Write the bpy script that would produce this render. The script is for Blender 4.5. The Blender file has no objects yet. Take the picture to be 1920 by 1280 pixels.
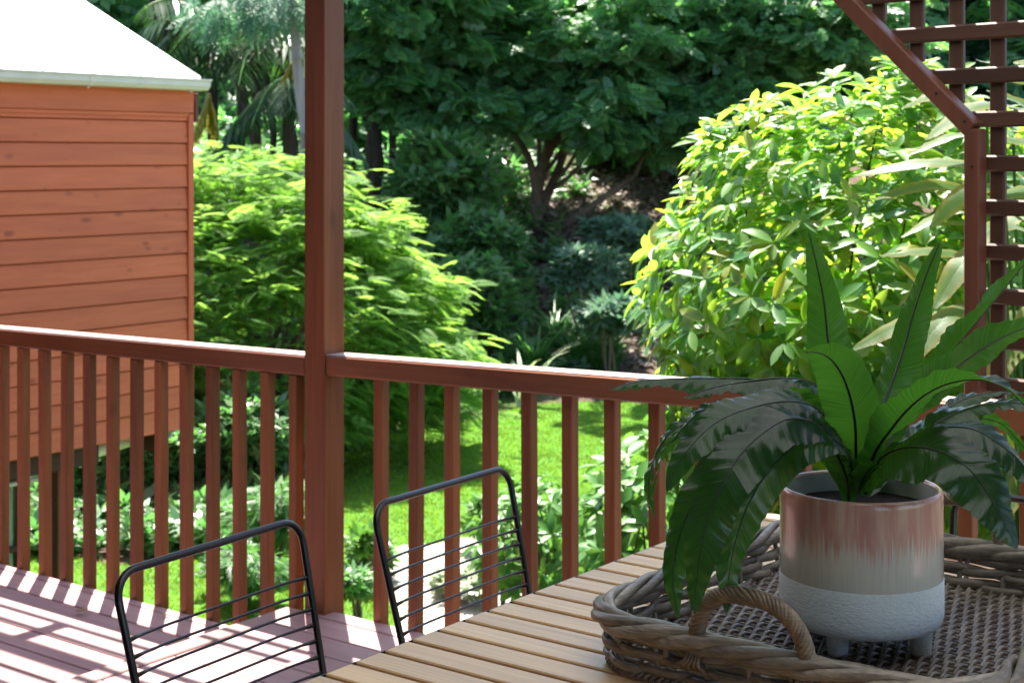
import bpy, math, random
import numpy as np
from mathutils import Vector, Matrix

rng = np.random.default_rng(11)
random.seed(11)
SC = bpy.context.scene
COL = SC.collection

# ------------------------------------------------------------------ camera
FPX, HORIZ, ZC, TH = 2855.0, 291.0, 1.63, math.radians(37.0)
CF = np.array([-math.sin(TH), math.cos(TH), 0.0])      # forward
CR = np.array([math.cos(TH), math.sin(TH), 0.0])       # right
CU = np.array([0, 0, 1.0])
C0 = np.array([0, 0, ZC])
cd = bpy.data.cameras.new('camera')
cam = bpy.data.objects.new('camera', cd); COL.objects.link(cam)
cam.location = C0; cam.rotation_euler = (math.pi/2, 0, TH)
cd.sensor_width = 36.0; cd.lens = FPX*36/1920
cd.shift_y = -(640-HORIZ)/1920
cd.clip_start = 0.05; cd.clip_end = 600
cd.dof.use_dof = True; cd.dof.focus_distance = 2.6; cd.dof.aperture_fstop = 10.5; cd.dof.aperture_blades = 0
SC.camera = cam

# ------------------------------------------------------------------ light
SUN = np.array([-0.31, 0.295, 1.0]); SUN /= np.linalg.norm(SUN)
w = bpy.data.worlds.new('World'); SC.world = w; w.use_nodes = True
nt = w.node_tree; nt.nodes.clear()
sky = nt.nodes.new('ShaderNodeTexSky'); sky.sky_type = 'NISHITA'; sky.sun_disc = False
sky.sun_elevation = math.asin(SUN[2]); sky.sun_rotation = math.atan2(SUN[0], SUN[1])
sky.air_density = 1.0; sky.dust_density = 1.2; sky.ozone_density = 1.0
bg = nt.nodes.new('ShaderNodeBackground'); bg.inputs[1].default_value = 0.10
wo = nt.nodes.new('ShaderNodeOutputWorld')
nt.links.new(sky.outputs[0], bg.inputs[0]); nt.links.new(bg.outputs[0], wo.inputs[0])
sl = bpy.data.lights.new('sun', 'SUN'); sl.energy = 4.8; sl.angle = math.radians(0.5); sl.color = (1.0, 0.95, 0.86)
so = bpy.data.objects.new('sun', sl); COL.objects.link(so)
so.rotation_euler = Vector(SUN).to_track_quat('Z', 'Y').to_euler(); so.location = (-6, 6, 20)
SC.view_settings.view_transform = 'Standard'; SC.view_settings.look = 'None'
SC.view_settings.gamma = 1.0; SC.view_settings.exposure = 2.25
SC.view_settings.use_curve_mapping = False
SC.cycles.max_bounces = 10; SC.cycles.diffuse_bounces = 5; SC.cycles.glossy_bounces = 3
SC.cycles.transmission_bounces = 6; SC.cycles.transparent_max_bounces = 8
SC.cycles.use_denoising = True
SC.cycles.sample_clamp_indirect = 6.0

def px(x, y, D):
    """point seen at photo pixel (x, y) at depth D metres"""
    return C0 + (CF + CR*((x-960)/FPX) + CU*((HORIZ-y)/FPX))*D
def gp(x, D, z=0.0):
    p = C0 + (CF + CR*((x-960)/FPX))*D
    return np.array([p[0], p[1], z])
def camdir(r, u, t):
    v = CR*r + CU*u - CF*t
    return v/np.linalg.norm(v)

# ------------------------------------------------------------------ mesh helpers
ORG = {}
def org(o): return ORG.get(o.name, np.zeros(3)) if o else np.zeros(3)
def mesh(name, V, F, mat=None, smooth=False, uv=None):
    me = bpy.data.meshes.new(name)
    V = np.asarray(V, dtype=np.float32)
    if isinstance(F, np.ndarray):
        n, k = F.shape
        me.vertices.add(len(V)); me.vertices.foreach_set('co', V.ravel())
        me.loops.add(n*k); me.loops.foreach_set('vertex_index', F.astype(np.int32).ravel())
        me.polygons.add(n); me.polygons.foreach_set('loop_start', np.arange(0, n*k, k, dtype=np.int32))
        me.polygons.foreach_set('loop_total', np.full(n, k, dtype=np.int32))
    else:
        me.from_pydata(V.tolist(), [], F)
    if smooth: me.polygons.foreach_set('use_smooth', np.ones(len(me.polygons), dtype=bool))
    if uv is not None:
        l = me.uv_layers.new(name='UVMap')
        idx = np.zeros(len(me.loops), dtype=np.int32); me.loops.foreach_get('vertex_index', idx)
        l.data.foreach_set('uv', np.asarray(uv, dtype=np.float32)[idx].ravel())
    if mat: me.materials.append(mat)
    me.update(); me.validate()
    return me
def link(name, me, parent=None, loc=(0, 0, 0), **props):
    o = bpy.data.objects.new(name, me); COL.objects.link(o)
    if parent: o.parent = parent
    o.location = loc
    for k, v in props.items(): o[k] = v
    return o
def part(name, VF, mat, parent, smooth=False, uv=None, **props):
    """geometry given in world coordinates, made a child of parent"""
    V, F = VF
    O = org(parent)
    o = link(name, mesh(name, np.asarray(V)-O, F, mat, smooth, uv), parent, **props)
    ORG[o.name] = O
    return o
def thing(name, label, cat, loc, group=None, rotz=0.0):
    o = bpy.data.objects.new(name, None); COL.objects.link(o)
    o.empty_display_size = 0.1
    o.location = loc; o.rotation_euler = (0, 0, rotz)
    o['label'] = label; o['category'] = cat
    if group: o['group'] = group
    ORG[o.name] = np.array(loc, float)
    return o
def solo(name, VF, mat, label=None, cat=None, kind=None, group=None, smooth=False, uv=None):
    o = part(name, VF, mat, None, smooth, uv)
    if label: o['label'] = label
    if cat: o['category'] = cat
    if kind: o['kind'] = kind
    if group: o['group'] = group
    return o
def join(parts):
    Vs, Fs, n = [], [], 0
    for V, F in parts:
        V = np.asarray(V, float); Vs.append(V)
        if isinstance(F, np.ndarray): F = F.tolist()
        Fs.extend([[i+n for i in f] for f in F]); n += len(V)
    return np.concatenate(Vs), Fs
# chamfered box
_s = [(sx, sy, sz) for sx in (-1, 1) for sy in (-1, 1) for sz in (-1, 1)]
def _cb():
    idx = {}; k = 0
    for s in _s:
        for a in range(3): idx[(s, a)] = k; k += 1
    F = []
    for a in range(3):
        for sg in (-1, 1):
            b, c = (a+1) % 3, (a+2) % 3
            q = []
            for sb, sc in ((-1, -1), (1, -1), (1, 1), (-1, 1)):
                s = [0, 0, 0]; s[a] = sg; s[b] = sb; s[c] = sc; q.append(idx[(tuple(s), a)])
            F.append(q if sg > 0 else q[::-1])
    for a in range(3):
        b, c = (a+1) % 3, (a+2) % 3
        for sb in (-1, 1):
            for sc in (-1, 1):
                lo = [0, 0, 0]; lo[a] = -1; lo[b] = sb; lo[c] = sc
                hi = list(lo); hi[a] = 1
                q = [idx[(tuple(lo), b)], idx[(tuple(hi), b)], idx[(tuple(hi), c)], idx[(tuple(lo), c)]]
                F.append(q if sb*sc < 0 else q[::-1])
    for s in _s:
        q = [idx[(s, 0)], idx[(s, 1)], idx[(s, 2)]]
        F.append(q if s[0]*s[1]*s[2] > 0 else q[::-1])
    return F
CBF = _cb()
def cbox(c, size, b=0.004, M=None):
    h = np.array(size, float)/2; V = []
    b = min(b, h.min()*0.49)
    for s in _s:
        for a in range(3):
            v = (h-b)*np.array(s); v[a] = h[a]*s[a]; V.append(v)
    V = np.array(V)
    if M is not None: V = V @ np.asarray(M).T
    return V+np.asarray(c, float), CBF
def box2(lo, hi, b=0.004):
    lo = np.array(lo, float); hi = np.array(hi, float)
    return cbox((lo+hi)/2, hi-lo, b)
def beam(p0, p1, wid, hei, b=0.004, side=None):
    """box from p0 to p1; wid across (along side), hei along the third axis"""
    p0 = np.array(p0, float); p1 = np.array(p1, float)
    a = p1-p0; L = np.linalg.norm(a); a /= L
    s = np.array(side if side is not None else np.cross(a, CU), float)
    s -= a*(s@a); s /= np.linalg.norm(s)
    u = np.cross(s, a)
    return cbox((p0+p1)/2, (L, wid, hei), b, np.stack([a, s, u], 1))
def smooth_path(P, n):
    """Catmull-Rom resample"""
    P = np.asarray(P, float); m = len(P)
    if m == 2:
        t = np.linspace(0, 1, n)[:, None]; return P[0]*(1-t)+P[1]*t
    Q = np.vstack([2*P[0]-P[1], P, 2*P[-1]-P[-2]])
    t = np.linspace(0, m-1-1e-9, n); i = t.astype(int); f = (t-i)[:, None]
    a, b, c, d = Q[i], Q[i+1], Q[i+2], Q[i+3]
    return 0.5*((2*b)+(-a+c)*f+(2*a-5*b+4*c-d)*f**2+(-a+3*b-3*c+d)*f**3)
def even(P, n):
    P = smooth_path(P, len(P)*8); s = np.concatenate([[0], np.cumsum(np.linalg.norm(np.diff(P, axis=0), axis=1))])
    q = np.linspace(0, s[-1], n); return np.stack([np.interp(q, s, P[:, k]) for k in range(3)], 1)
def frames(P, closed=False):
    P = np.asarray(P, float)
    T = (np.roll(P, -1, 0)-np.roll(P, 1, 0)) if closed else np.gradient(P, axis=0)
    T /= np.linalg.norm(T, axis=1)[:, None]+1e-12
    N = np.zeros_like(P)
    ref = np.array([0, 0, 1.0]) if abs(T[0][2]) < 0.9 else np.array([1.0, 0, 0])
    n = ref-T[0]*(ref@T[0]); n /= np.linalg.norm(n)
    for i in range(len(P)):
        n = n-T[i]*(n@T[i]); n /= np.linalg.norm(n)+1e-12; N[i] = n
    return T, N, np.cross(T, N)
def tube(P, r, seg=8, closed=False, flat=1.0):
    P = np.asarray(P, float); m = len(P)
    r = np.broadcast_to(np.asarray(r, float), (m,))
    T, N, B = frames(P, closed)
    a = np.linspace(0, 2*math.pi, seg, endpoint=False)
    V = (P[:, None]+r[:, None, None]*(np.cos(a)[None, :, None]*N[:, None]+flat*np.sin(a)[None, :, None]*B[:, None])).reshape(-1, 3)
    F = []
    k = m if closed else m-1
    for i in range(k):
        j = (i+1) % m
        for q in range(seg):
            q2 = (q+1) % seg
            F.append([i*seg+q, j*seg+q, j*seg+q2, i*seg+q2][::-1])
    if not closed:
        F.append(list(range(seg))); F.append([(m-1)*seg+q for q in range(seg)][::-1])
    return V, F
def lathe(prof, c, seg=48):
    prof = np.array(prof, float); a = np.linspace(0, 2*math.pi, seg, endpoint=False)
    V = np.stack([prof[:, 0][:, None]*np.cos(a)+c[0], prof[:, 0][:, None]*np.sin(a)+c[1],
                  np.repeat(prof[:, 1][:, None], seg, 1)+c[2]], -1).reshape(-1, 3)
    F = []
    for i in range(len(prof)-1):
        for q in range(seg):
            q2 = (q+1) % seg
            F.append([i*seg+q, i*seg+q2, (i+1)*seg+q2, (i+1)*seg+q])
    return V, F
def scatter(bv, bf, pos, R, sc):
    """copies of base mesh; R (N,3,3) columns are local axes"""
    bv = np.asarray(bv, float); bf = np.asarray(bf)
    V = np.einsum('nij,kj->nki', R, bv)*np.asarray(sc)[:, None, None]+pos[:, None]
    F = bf[None]+(np.arange(len(pos))*len(bv))[:, None, None]
    return V.reshape(-1, 3), F.reshape(-1, bf.shape[1])
def basis(X, U):
    """rotation with local x along X and local z near U"""
    X = X/np.linalg.norm(X, axis=1)[:, None]
    Y = np.cross(U, X); Y /= np.linalg.norm(Y, axis=1)[:, None]+1e-9
    Z = np.cross(X, Y)
    return np.stack([X, Y, Z], 2)
def unit(v): return v/(np.linalg.norm(v, axis=-1, keepdims=True)+1e-12)

# ------------------------------------------------------------------ materials
def nodes(name):
    m = bpy.data.materials.new(name); m.use_nodes = True
    t = m.node_tree; t.nodes.clear()
    return m, t, t.nodes.new, t.links.new
def ramp(new, pts):
    r = new('ShaderNodeValToRGB'); e = r.color_ramp.elements
    e[0].position, e[0].color = pts[0][0], (*pts[0][1], 1)
    e[1].position, e[1].color = pts[-1][0], (*pts[-1][1], 1)
    for p, c in pts[1:-1]:
        x = e.new(p); x.color = (*c, 1)
    return r
def rnd(new, ln):
    """random per object and per loose piece"""
    oi = new('ShaderNodeObjectInfo'); g = new('ShaderNodeNewGeometry')
    a = new('ShaderNodeMath'); a.operation = 'ADD'
    f = new('ShaderNodeMath'); f.operation = 'FRACT'
    ln(oi.outputs['Random'], a.inputs[0]); ln(g.outputs['Random Per Island'], a.inputs[1]); ln(a.outputs[0], f.inputs[0])
    return f.outputs[0], g, oi
def schlick(new, ln, f0=0.04, k=1.0):
    lw = new('ShaderNodeLayerWeight'); lw.inputs['Blend'].default_value = 0.5
    p = new('ShaderNodeMath'); p.operation = 'POWER'; p.inputs[1].default_value = 5; ln(lw.outputs['Facing'], p.inputs[0])
    m = new('ShaderNodeMath'); m.operation = 'MULTIPLY_ADD'; m.inputs[1].default_value = (1-f0)*k; m.inputs[2].default_value = f0*k; ln(p.outputs[0], m.inputs[0])
    return m.outputs[0]
def wood(name, c1, c2, axis=0, rough=0.55, scale=1.0, bump=0.25, knots=0.0, var=0.18, spec=0.4, grain=60):
    m, t, new, ln = nodes(name)
    tc = new('ShaderNodeTexCoord'); r, g, oi = rnd(new, ln)
    mul = new('ShaderNodeVectorMath'); mul.operation = 'SCALE'; mul.inputs[0].default_value = (37, 61, 23)
    ln(oi.outputs['Random'], mul.inputs['Scale'])
    add = new('ShaderNodeVectorMath'); add.operation = 'ADD'
    ln(tc.outputs['Object'], add.inputs[0]); ln(mul.outputs[0], add.inputs[1])
    mp = new('ShaderNodeMapping'); s = [grain*scale]*3; s[axis] = 2.2*scale; mp.inputs['Scale'].default_value = s
    ln(add.outputs[0], mp.inputs[0])
    n1 = new('ShaderNodeTexNoise'); n1.inputs['Scale'].default_value = 1.0; n1.inputs['Detail'].default_value = 5; n1.inputs['Roughness'].default_value = 0.6
    ln(mp.outputs[0], n1.inputs['Vector'])
    mp2 = new('ShaderNodeMapping'); s = [9*scale]*3; s[axis] = 1.0*scale; mp2.inputs['Scale'].default_value = s
    ln(add.outputs[0], mp2.inputs[0])
    n2 = new('ShaderNodeTexNoise'); n2.inputs['Scale'].default_value = 1.0; n2.inputs['Detail'].default_value = 3
    ln(mp2.outputs[0], n2.inputs['Vector'])
    mx = new('ShaderNodeMath'); mx.operation = 'ADD'; ln(n1.outputs[0], mx.inputs[0]); ln(n2.outputs[0], mx.inputs[1])
    hf = new('ShaderNodeMath'); hf.operation = 'MULTIPLY'; hf.inputs[1].default_value = 0.5; ln(mx.outputs[0], hf.inputs[0])
    rp = ramp(new, [(0.36, c2), (0.62, c1)]); ln(hf.outputs[0], rp.inputs[0])
    hsv = new('ShaderNodeHueSaturation')
    mr = new('ShaderNodeMapRange'); mr.inputs['To Min'].default_value = 1-var; mr.inputs['To Max'].default_value = 1+var
    ln(oi.outputs['Random'], mr.inputs[0]); ln(mr.outputs[0], hsv.inputs['Value']); ln(rp.outputs[0], hsv.inputs['Color'])
    col = hsv.outputs[0]
    if knots:
        mp3 = new('ShaderNodeMapping'); s = [9.0]*3; s[axis] = 4.5; mp3.inputs['Scale'].default_value = s
        ln(add.outputs[0], mp3.inputs[0])
        vo = new('ShaderNodeTexVoronoi'); ln(mp3.outputs[0], vo.inputs['Vector']); vo.inputs['Scale'].default_value = 1.0
        nz = new('ShaderNodeTexNoise'); nz.inputs['Scale'].default_value = 2.2; ln(add.outputs[0], nz.inputs['Vector'])
        su = new('ShaderNodeMath'); su.operation = 'MULTIPLY_ADD'; su.inputs[1].default_value = 0.9; su.inputs[2].default_value = -0.34
        ln(nz.outputs[0], su.inputs[0])
        lt = new('ShaderNodeMath'); lt.operation = 'SUBTRACT'; ln(su.outputs[0], lt.inputs[0]); ln(vo.outputs['Distance'], lt.inputs[1])
        mr2 = new('ShaderNodeMapRange'); mr2.inputs['From Min'].default_value = -0.04; mr2.inputs['From Max'].default_value = 0.1
        mr2.inputs['To Max'].default_value = knots; ln(lt.outputs[0], mr2.inputs[0])
        mc = new('ShaderNodeMix'); mc.data_type = 'RGBA'; ln(mr2.outputs[0], mc.inputs['Factor'])
        ln(col, mc.inputs['A']); mc.inputs['B'].default_value = (c2[0]*.35, c2[1]*.35, c2[2]*.35, 1)
        col = mc.outputs['Result']
    bs = new('ShaderNodeBsdfPrincipled'); ln(col, bs.inputs['Base Color'])
    mrr = new('ShaderNodeMapRange'); mrr.inputs['To Min'].default_value = rough-.1; mrr.inputs['To Max'].default_value = rough+.12
    ln(n2.outputs[0], mrr.inputs[0]); ln(mrr.outputs[0], bs.inputs['Roughness'])
    bs.inputs['Specular IOR Level'].default_value = spec
    bp = new('ShaderNodeBump'); bp.inputs['Strength'].default_value = bump; bp.inputs['Distance'].default_value = 0.002
    ln(n1.outputs[0], bp.inputs['Height']); ln(bp.outputs[0], bs.inputs['Normal'])
    o = new('ShaderNodeOutputMaterial'); ln(bs.outputs[0], o.inputs[0])
    return m
def plain(name, c, rough=0.5, metal=0.0, spec=0.5, noise=0.12, nscale=8.0, bump=0.0, bscale=200.0, coat=0.0):
    m, t, new, ln = nodes(name)
    tc = new('ShaderNodeTexCoord'); n = new('ShaderNodeTexNoise'); n.inputs['Scale'].default_value = nscale; n.inputs['Detail'].default_value = 4
    ln(tc.outputs['Object'], n.inputs['Vector'])
    rp = ramp(new, [(0.3, tuple(x*(1-noise) for x in c)), (0.7, tuple(min(1, x*(1+noise)) for x in c))]); ln(n.outputs[0], rp.inputs[0])
    bs = new('ShaderNodeBsdfPrincipled'); ln(rp.outputs[0], bs.inputs['Base Color'])
    bs.inputs['Roughness'].default_value = rough; bs.inputs['Metallic'].default_value = metal
    bs.inputs['Specular IOR Level'].default_value = spec; bs.inputs['Coat Weight'].default_value = coat
    if bump:
        n2 = new('ShaderNodeTexNoise'); n2.inputs['Scale'].default_value = bscale; n2.inputs['Detail'].default_value = 4
        ln(tc.outputs['Object'], n2.inputs['Vector'])
        b = new('ShaderNodeBump'); b.inputs['Strength'].default_value = bump; b.inputs['Distance'].default_value = 0.004
        ln(n2.outputs[0], b.inputs['Height']); ln(b.outputs[0], bs.inputs['Normal'])
    o = new('ShaderNodeOutputMaterial'); ln(bs.outputs[0], o.inputs[0])
    return m
def leafmat(name, cols, trans, tmix=0.4, rough=0.4, gloss=0.35, patch=0.0):
    """thin leaf: diffuse + translucent + glossy; cols are spread over the leaves"""
    m, t, new, ln = nodes(name)
    r, g, oi = rnd(new, ln)
    rp = ramp(new, [(i/(len(cols)-1), c) for i, c in enumerate(cols)]); ln(r, rp.inputs[0])
    rt = ramp(new, [(i/(len(trans)-1), c) for i, c in enumerate(trans)]); ln(r, rt.inputs[0])
    d = new('ShaderNodeBsdfDiffuse'); tr = new('ShaderNodeBsdfTranslucent')
    if patch:
        tc = new('ShaderNodeTexCoord'); nz = new('ShaderNodeTexNoise'); nz.inputs['Scale'].default_value = 1.1; nz.inputs['Detail'].default_value = 5
        ln(tc.outputs['Object'], nz.inputs['Vector'])
        mr = new('ShaderNodeMapRange'); mr.inputs['From Min'].default_value = .3; mr.inputs['From Max'].default_value = .7
        mr.inputs['To Min'].default_value = 1-patch; mr.inputs['To Max'].default_value = 1+patch; ln(nz.outputs[0], mr.inputs[0])
        mh = new('ShaderNodeMapRange'); mh.inputs['To Min'].default_value = .46; mh.inputs['To Max'].default_value = .515; ln(nz.outputs[0], mh.inputs[0])
        for src, dst in ((rp, d), (rt, tr)):
            h = new('ShaderNodeHueSaturation'); ln(src.outputs[0], h.inputs['Color']); ln(mr.outputs[0], h.inputs['Value']); ln(mh.outputs[0], h.inputs['Hue']); ln(h.outputs[0], dst.inputs[0])
    else:
        ln(rp.outputs[0], d.inputs[0]); ln(rt.outputs[0], tr.inputs[0])
    m1 = new('ShaderNodeMixShader'); m1.inputs[0].default_value = tmix; ln(d.outputs[0], m1.inputs[1]); ln(tr.outputs[0], m1.inputs[2])
    gl = new('ShaderNodeBsdfGlossy'); gl.inputs['Roughness'].default_value = rough; gl.inputs[0].default_value = (1, 1, 1, 1)
    m2 = new('ShaderNodeMixShader'); ln(schlick(new, ln, .05, gloss), m2.inputs[0]); ln(m1.outputs[0], m2.inputs[1]); ln(gl.outputs[0], m2.inputs[2])
    o = new('ShaderNodeOutputMaterial'); ln(m2.outputs[0], o.inputs[0])
    return m

M = {}
RED1, RED2 = (0.19, 0.063, 0.022), (0.108, 0.033, 0.011)
M['rail'] = wood('red_timber_x', RED1, RED2, 0, rough=0.36, bump=0.2, spec=0.8, knots=0.3)
M['cap'] = wood('pale_rail_top', (0.50, 0.40, 0.37), (0.36, 0.26, 0.235), 0, rough=0.5, bump=0.2, spec=0.6)  # upper face of the rails, paler than their sides
M['post'] = wood('red_timber_z', RED1, RED2, 2, rough=0.5, bump=0.3, knots=0.45)
M['baluster'] = wood('red_timber_baluster', (0.235, 0.082, 0.027), (0.13, 0.042, 0.014), 2, rough=0.55, bump=0.3, knots=0.35, var=0.2)
M['trellis_x'] = wood('brown_timber_x', (0.075, 0.034, 0.019), (0.045, 0.02, 0.012), 0, rough=0.5)
M['trellis_z'] = wood('brown_timber_z', (0.07, 0.032, 0.018), (0.042, 0.019, 0.011), 2, rough=0.5)
M['trellis_frame'] = wood('red_brown_frame_timber', (0.15, 0.052, 0.026), (0.09, 0.030, 0.016), 2, rough=0.5, knots=0.4)
def opal():  # translucent sheet put in to brighten the table from above
    m, t, new, ln = nodes('added_opal_sheet')
    tr = new('ShaderNodeBsdfTranslucent'); tr.inputs[0].default_value = (.52, .53, .53, 1)
    d = new('ShaderNodeBsdfDiffuse'); d.inputs[0].default_value = (.35, .33, .30, 1)
    mx = new('ShaderNodeMixShader'); mx.inputs[0].default_value = .5; ln(d.outputs[0], mx.inputs[1]); ln(tr.outputs[0], mx.inputs[2])
    o = new('ShaderNodeOutputMaterial'); ln(mx.outputs[0], o.inputs[0])
    return m
M['opal'] = opal()
M['added_back_wall'] = plain('grey_wall_paint', (0.13, 0.14, 0.145), rough=0.7)
M['deck'] = wood('mauve_deck_paint', (0.41, 0.255, 0.255), (0.30, 0.175, 0.18), 0, rough=0.5, bump=0.4, var=0.07, grain=45)
M['deck_edge'] = wood('orange_edge_timber', (0.37, 0.235, 0.215), (0.28, 0.165, 0.15), 1, rough=0.5)
M['board'] = wood('orange_weatherboard_paint', (0.68, 0.170, 0.060), (0.54, 0.122, 0.042), 1, rough=0.6, bump=0.3, knots=0.6, var=0.09, grain=30)
M['board_z'] = wood('orange_corner_paint', (0.66, 0.162, 0.057), (0.53, 0.118, 0.041), 2, rough=0.6, bump=0.3, var=0.05, grain=30)
M['teak'] = wood('teak_slat', (0.72, 0.47, 0.235), (0.50, 0.295, 0.13), 0, rough=0.36, spec=0.9, bump=0.3, var=0.14, grain=85)
M['dark_wood'] = wood('dark_bearer_timber', (0.10, 0.05, 0.03), (0.05, 0.025, 0.016), 1, rough=0.7)
M['black'] = plain('black_powder_coat', (0.006, 0.006, 0.007), rough=0.30, spec=0.5, bump=0.05, bscale=900)
M['cream'] = plain('cream_gutter_paint', (0.70, 0.70, 0.60), rough=0.4, noise=0.06)
M['roof'] = plain('white_roof_paint', (0.80, 0.80, 0.79), rough=0.45, noise=0.04)
M['ceiling'] = plain('ceiling_paint', (0.14, 0.155, 0.17), rough=0.7, noise=0.05)
M['bark'] = wood('grey_brown_bark', (0.17, 0.125, 0.09), (0.07, 0.05, 0.036), 2, rough=0.85, scale=0.35, bump=0.9, spec=0.2)
M['bark_dark'] = wood('dark_bark', (0.06, 0.047, 0.036), (0.025, 0.019, 0.015), 2, rough=0.9, scale=0.35, bump=0.9, spec=0.15)
M['bark_pale'] = wood('pale_gum_bark', (0.44, 0.42, 0.40), (0.25, 0.23, 0.22), 2, rough=0.8, scale=0.3, bump=0.4, spec=0.2)
M['glass_green'] = plain('pale_green_sheet', (0.36, 0.56, 0.40), rough=0.35, noise=0.2, nscale=2.5)
M['soil'] = plain('dark_potting_soil', (0.014, 0.011, 0.009), rough=0.95, noise=0.5, nscale=60, bump=1.0, bscale=120, spec=0.1)
M['acacia'] = leafmat('acacia_leaf', [(0.065, 0.165, 0.035), (0.12, 0.24, 0.05), (0.09, 0.20, 0.04)], [(0.20, 0.46, 0.06), (0.38, 0.60, 0.09), (0.28, 0.54, 0.07)], 0.62, 0.5, 0.10)
M['magnolia'] = leafmat('yellow_green_leaf', [(0.05, 0.17, 0.05), (0.10, 0.24, 0.05), (0.15, 0.27, 0.05), (0.07, 0.21, 0.05), (0.13, 0.26, 0.04), (0.25, 0.22, 0.04)],
                        [(0.12, 0.38, 0.04), (0.32, 0.60, 0.05), (0.46, 0.66, 0.06), (0.22, 0.52, 0.05), (0.40, 0.62, 0.05), (0.55, 0.54, 0.04)], 0.62, 0.36, 0.45)
M['canopy'] = leafmat('dark_canopy_leaf', [(0.06, 0.18, 0.085), (0.11, 0.26, 0.12), (0.085, 0.22, 0.105), (0.13, 0.27, 0.09)],
                      [(0.12, 0.40, 0.09), (0.20, 0.54, 0.12), (0.15, 0.46, 0.12), (0.34, 0.62, 0.12)], 0.5, 0.38, 0.6)
M['canopy_b'] = leafmat('blue_green_leaf', [(0.03, 0.11, 0.06), (0.06, 0.17, 0.09), (0.05, 0.14, 0.08)], [(0.08, 0.26, 0.11), (0.12, 0.34, 0.15)], 0.35, 0.5, 0.35)
M['palm'] = leafmat('palm_leaf', [(0.015, 0.05, 0.02), (0.03, 0.075, 0.02), (0.02, 0.055, 0.02)], [(0.04, 0.13, 0.02), (0.08, 0.2, 0.03), (0.05, 0.14, 0.02)], 0.35, 0.3, 0.6)
M['palm_yellow'] = leafmat('dry_palm_leaf', [(0.20, 0.19, 0.02), (0.26, 0.22, 0.03)], [(0.34, 0.32, 0.03), (0.40, 0.36, 0.04)], 0.4, 0.4, 0.4)
M['under'] = leafmat('understory_leaf', [(0.040, 0.125, 0.035), (0.09, 0.19, 0.05), (0.055, 0.145, 0.04), (0.13, 0.23, 0.07)], [(0.10, 0.34, 0.07), (0.20, 0.46, 0.10)], 0.42, 0.36, 0.9)
M['grey_green'] = leafmat('grey_green_leaf', [(0.06, 0.14, 0.08), (0.12, 0.20, 0.12), (0.08, 0.16, 0.09)], [(0.10, 0.26, 0.12), (0.18, 0.32, 0.16)], 0.35, 0.45, 0.4)
M['strap'] = leafmat('strap_leaf', [(0.03, 0.12, 0.03), (0.07, 0.19, 0.04), (0.05, 0.15, 0.03)], [(0.08, 0.28, 0.04), (0.16, 0.40, 0.06)], 0.35, 0.4, 0.5)
M['variegated'] = leafmat('cream_strap_leaf', [(0.38, 0.48, 0.25), (0.55, 0.6, 0.42)], [(0.4, 0.5, 0.2), (0.5, 0.6, 0.3)], 0.3, 0.4, 0.4)
M['shrub'] = leafmat('garden_shrub_leaf', [(0.05, 0.17, 0.03), (0.10, 0.24, 0.04), (0.07, 0.20, 0.04), (0.15, 0.26, 0.05)], [(0.10, 0.28, 0.04), (0.18, 0.36, 0.05), (0.14, 0.32, 0.04)], 0.4, 0.36, 0.5)
M['white_leaf'] = leafmat('white_flower_leaf', [(0.30, 0.36, 0.20), (0.14, 0.26, 0.09), (0.55, 0.56, 0.48)], [(0.5, 0.55, 0.4), (0.4, 0.5, 0.25), (0.6, 0.6, 0.5)], 0.3, 0.4, 0.4)
M['grass'] = leafmat('lawn_grass', [(0.07, 0.18, 0.016), (0.11, 0.235, 0.02), (0.09, 0.21, 0.016)], [(0.19, 0.40, 0.02), (0.27, 0.48, 0.025)], 0.4, 0.5, 0.2, patch=.3)

# ================================================================== TERRAIN
def hz(D, L):
    """ground height at depth D, lateral L"""
    D = np.asarray(D, float); L = np.asarray(L, float)
    d0 = 22.3 + np.where(L < -1.5, 0.25*(L+1.5), 0.0)
    s = (D-d0)/1.2
    sp = 1.2*np.where(s > 20, s, np.log1p(np.exp(np.clip(s, -30, 20))))
    z = -2.0 + 0.285*sp + 0.10*np.sin(D*0.9+L*0.5)*np.clip((D-23)/6, 0, 1)
    return np.minimum(z, 16+0.02*D)
def ground_at(x, D, dz=0.0):
    L = (x-960)/FPX*D
    return gp(x, D, float(hz(D, L))+dz)
def terrain():
    Ds = np.concatenate([np.linspace(-30, 8, 12), np.linspace(9, 60, 150), np.linspace(63, 260, 30)])
    Ls = np.concatenate([np.linspace(-160, -22, 16), np.linspace(-20, 20, 120), np.linspace(22, 160, 16)])
    DD, LL = np.meshgrid(Ds, Ls, indexing='ij')
    Z = hz(DD, LL)
    V = (CF[None, None]*DD[..., None]+CR[None, None]*LL[..., None]); V[..., 2] = Z
    n, k = DD.shape
    i = (np.arange(n-1)[:, None]*k+np.arange(k-1)[None]).ravel()
    return V.reshape(-1, 3), np.stack([i, i+1, i+k+1, i+k], 1)
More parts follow.
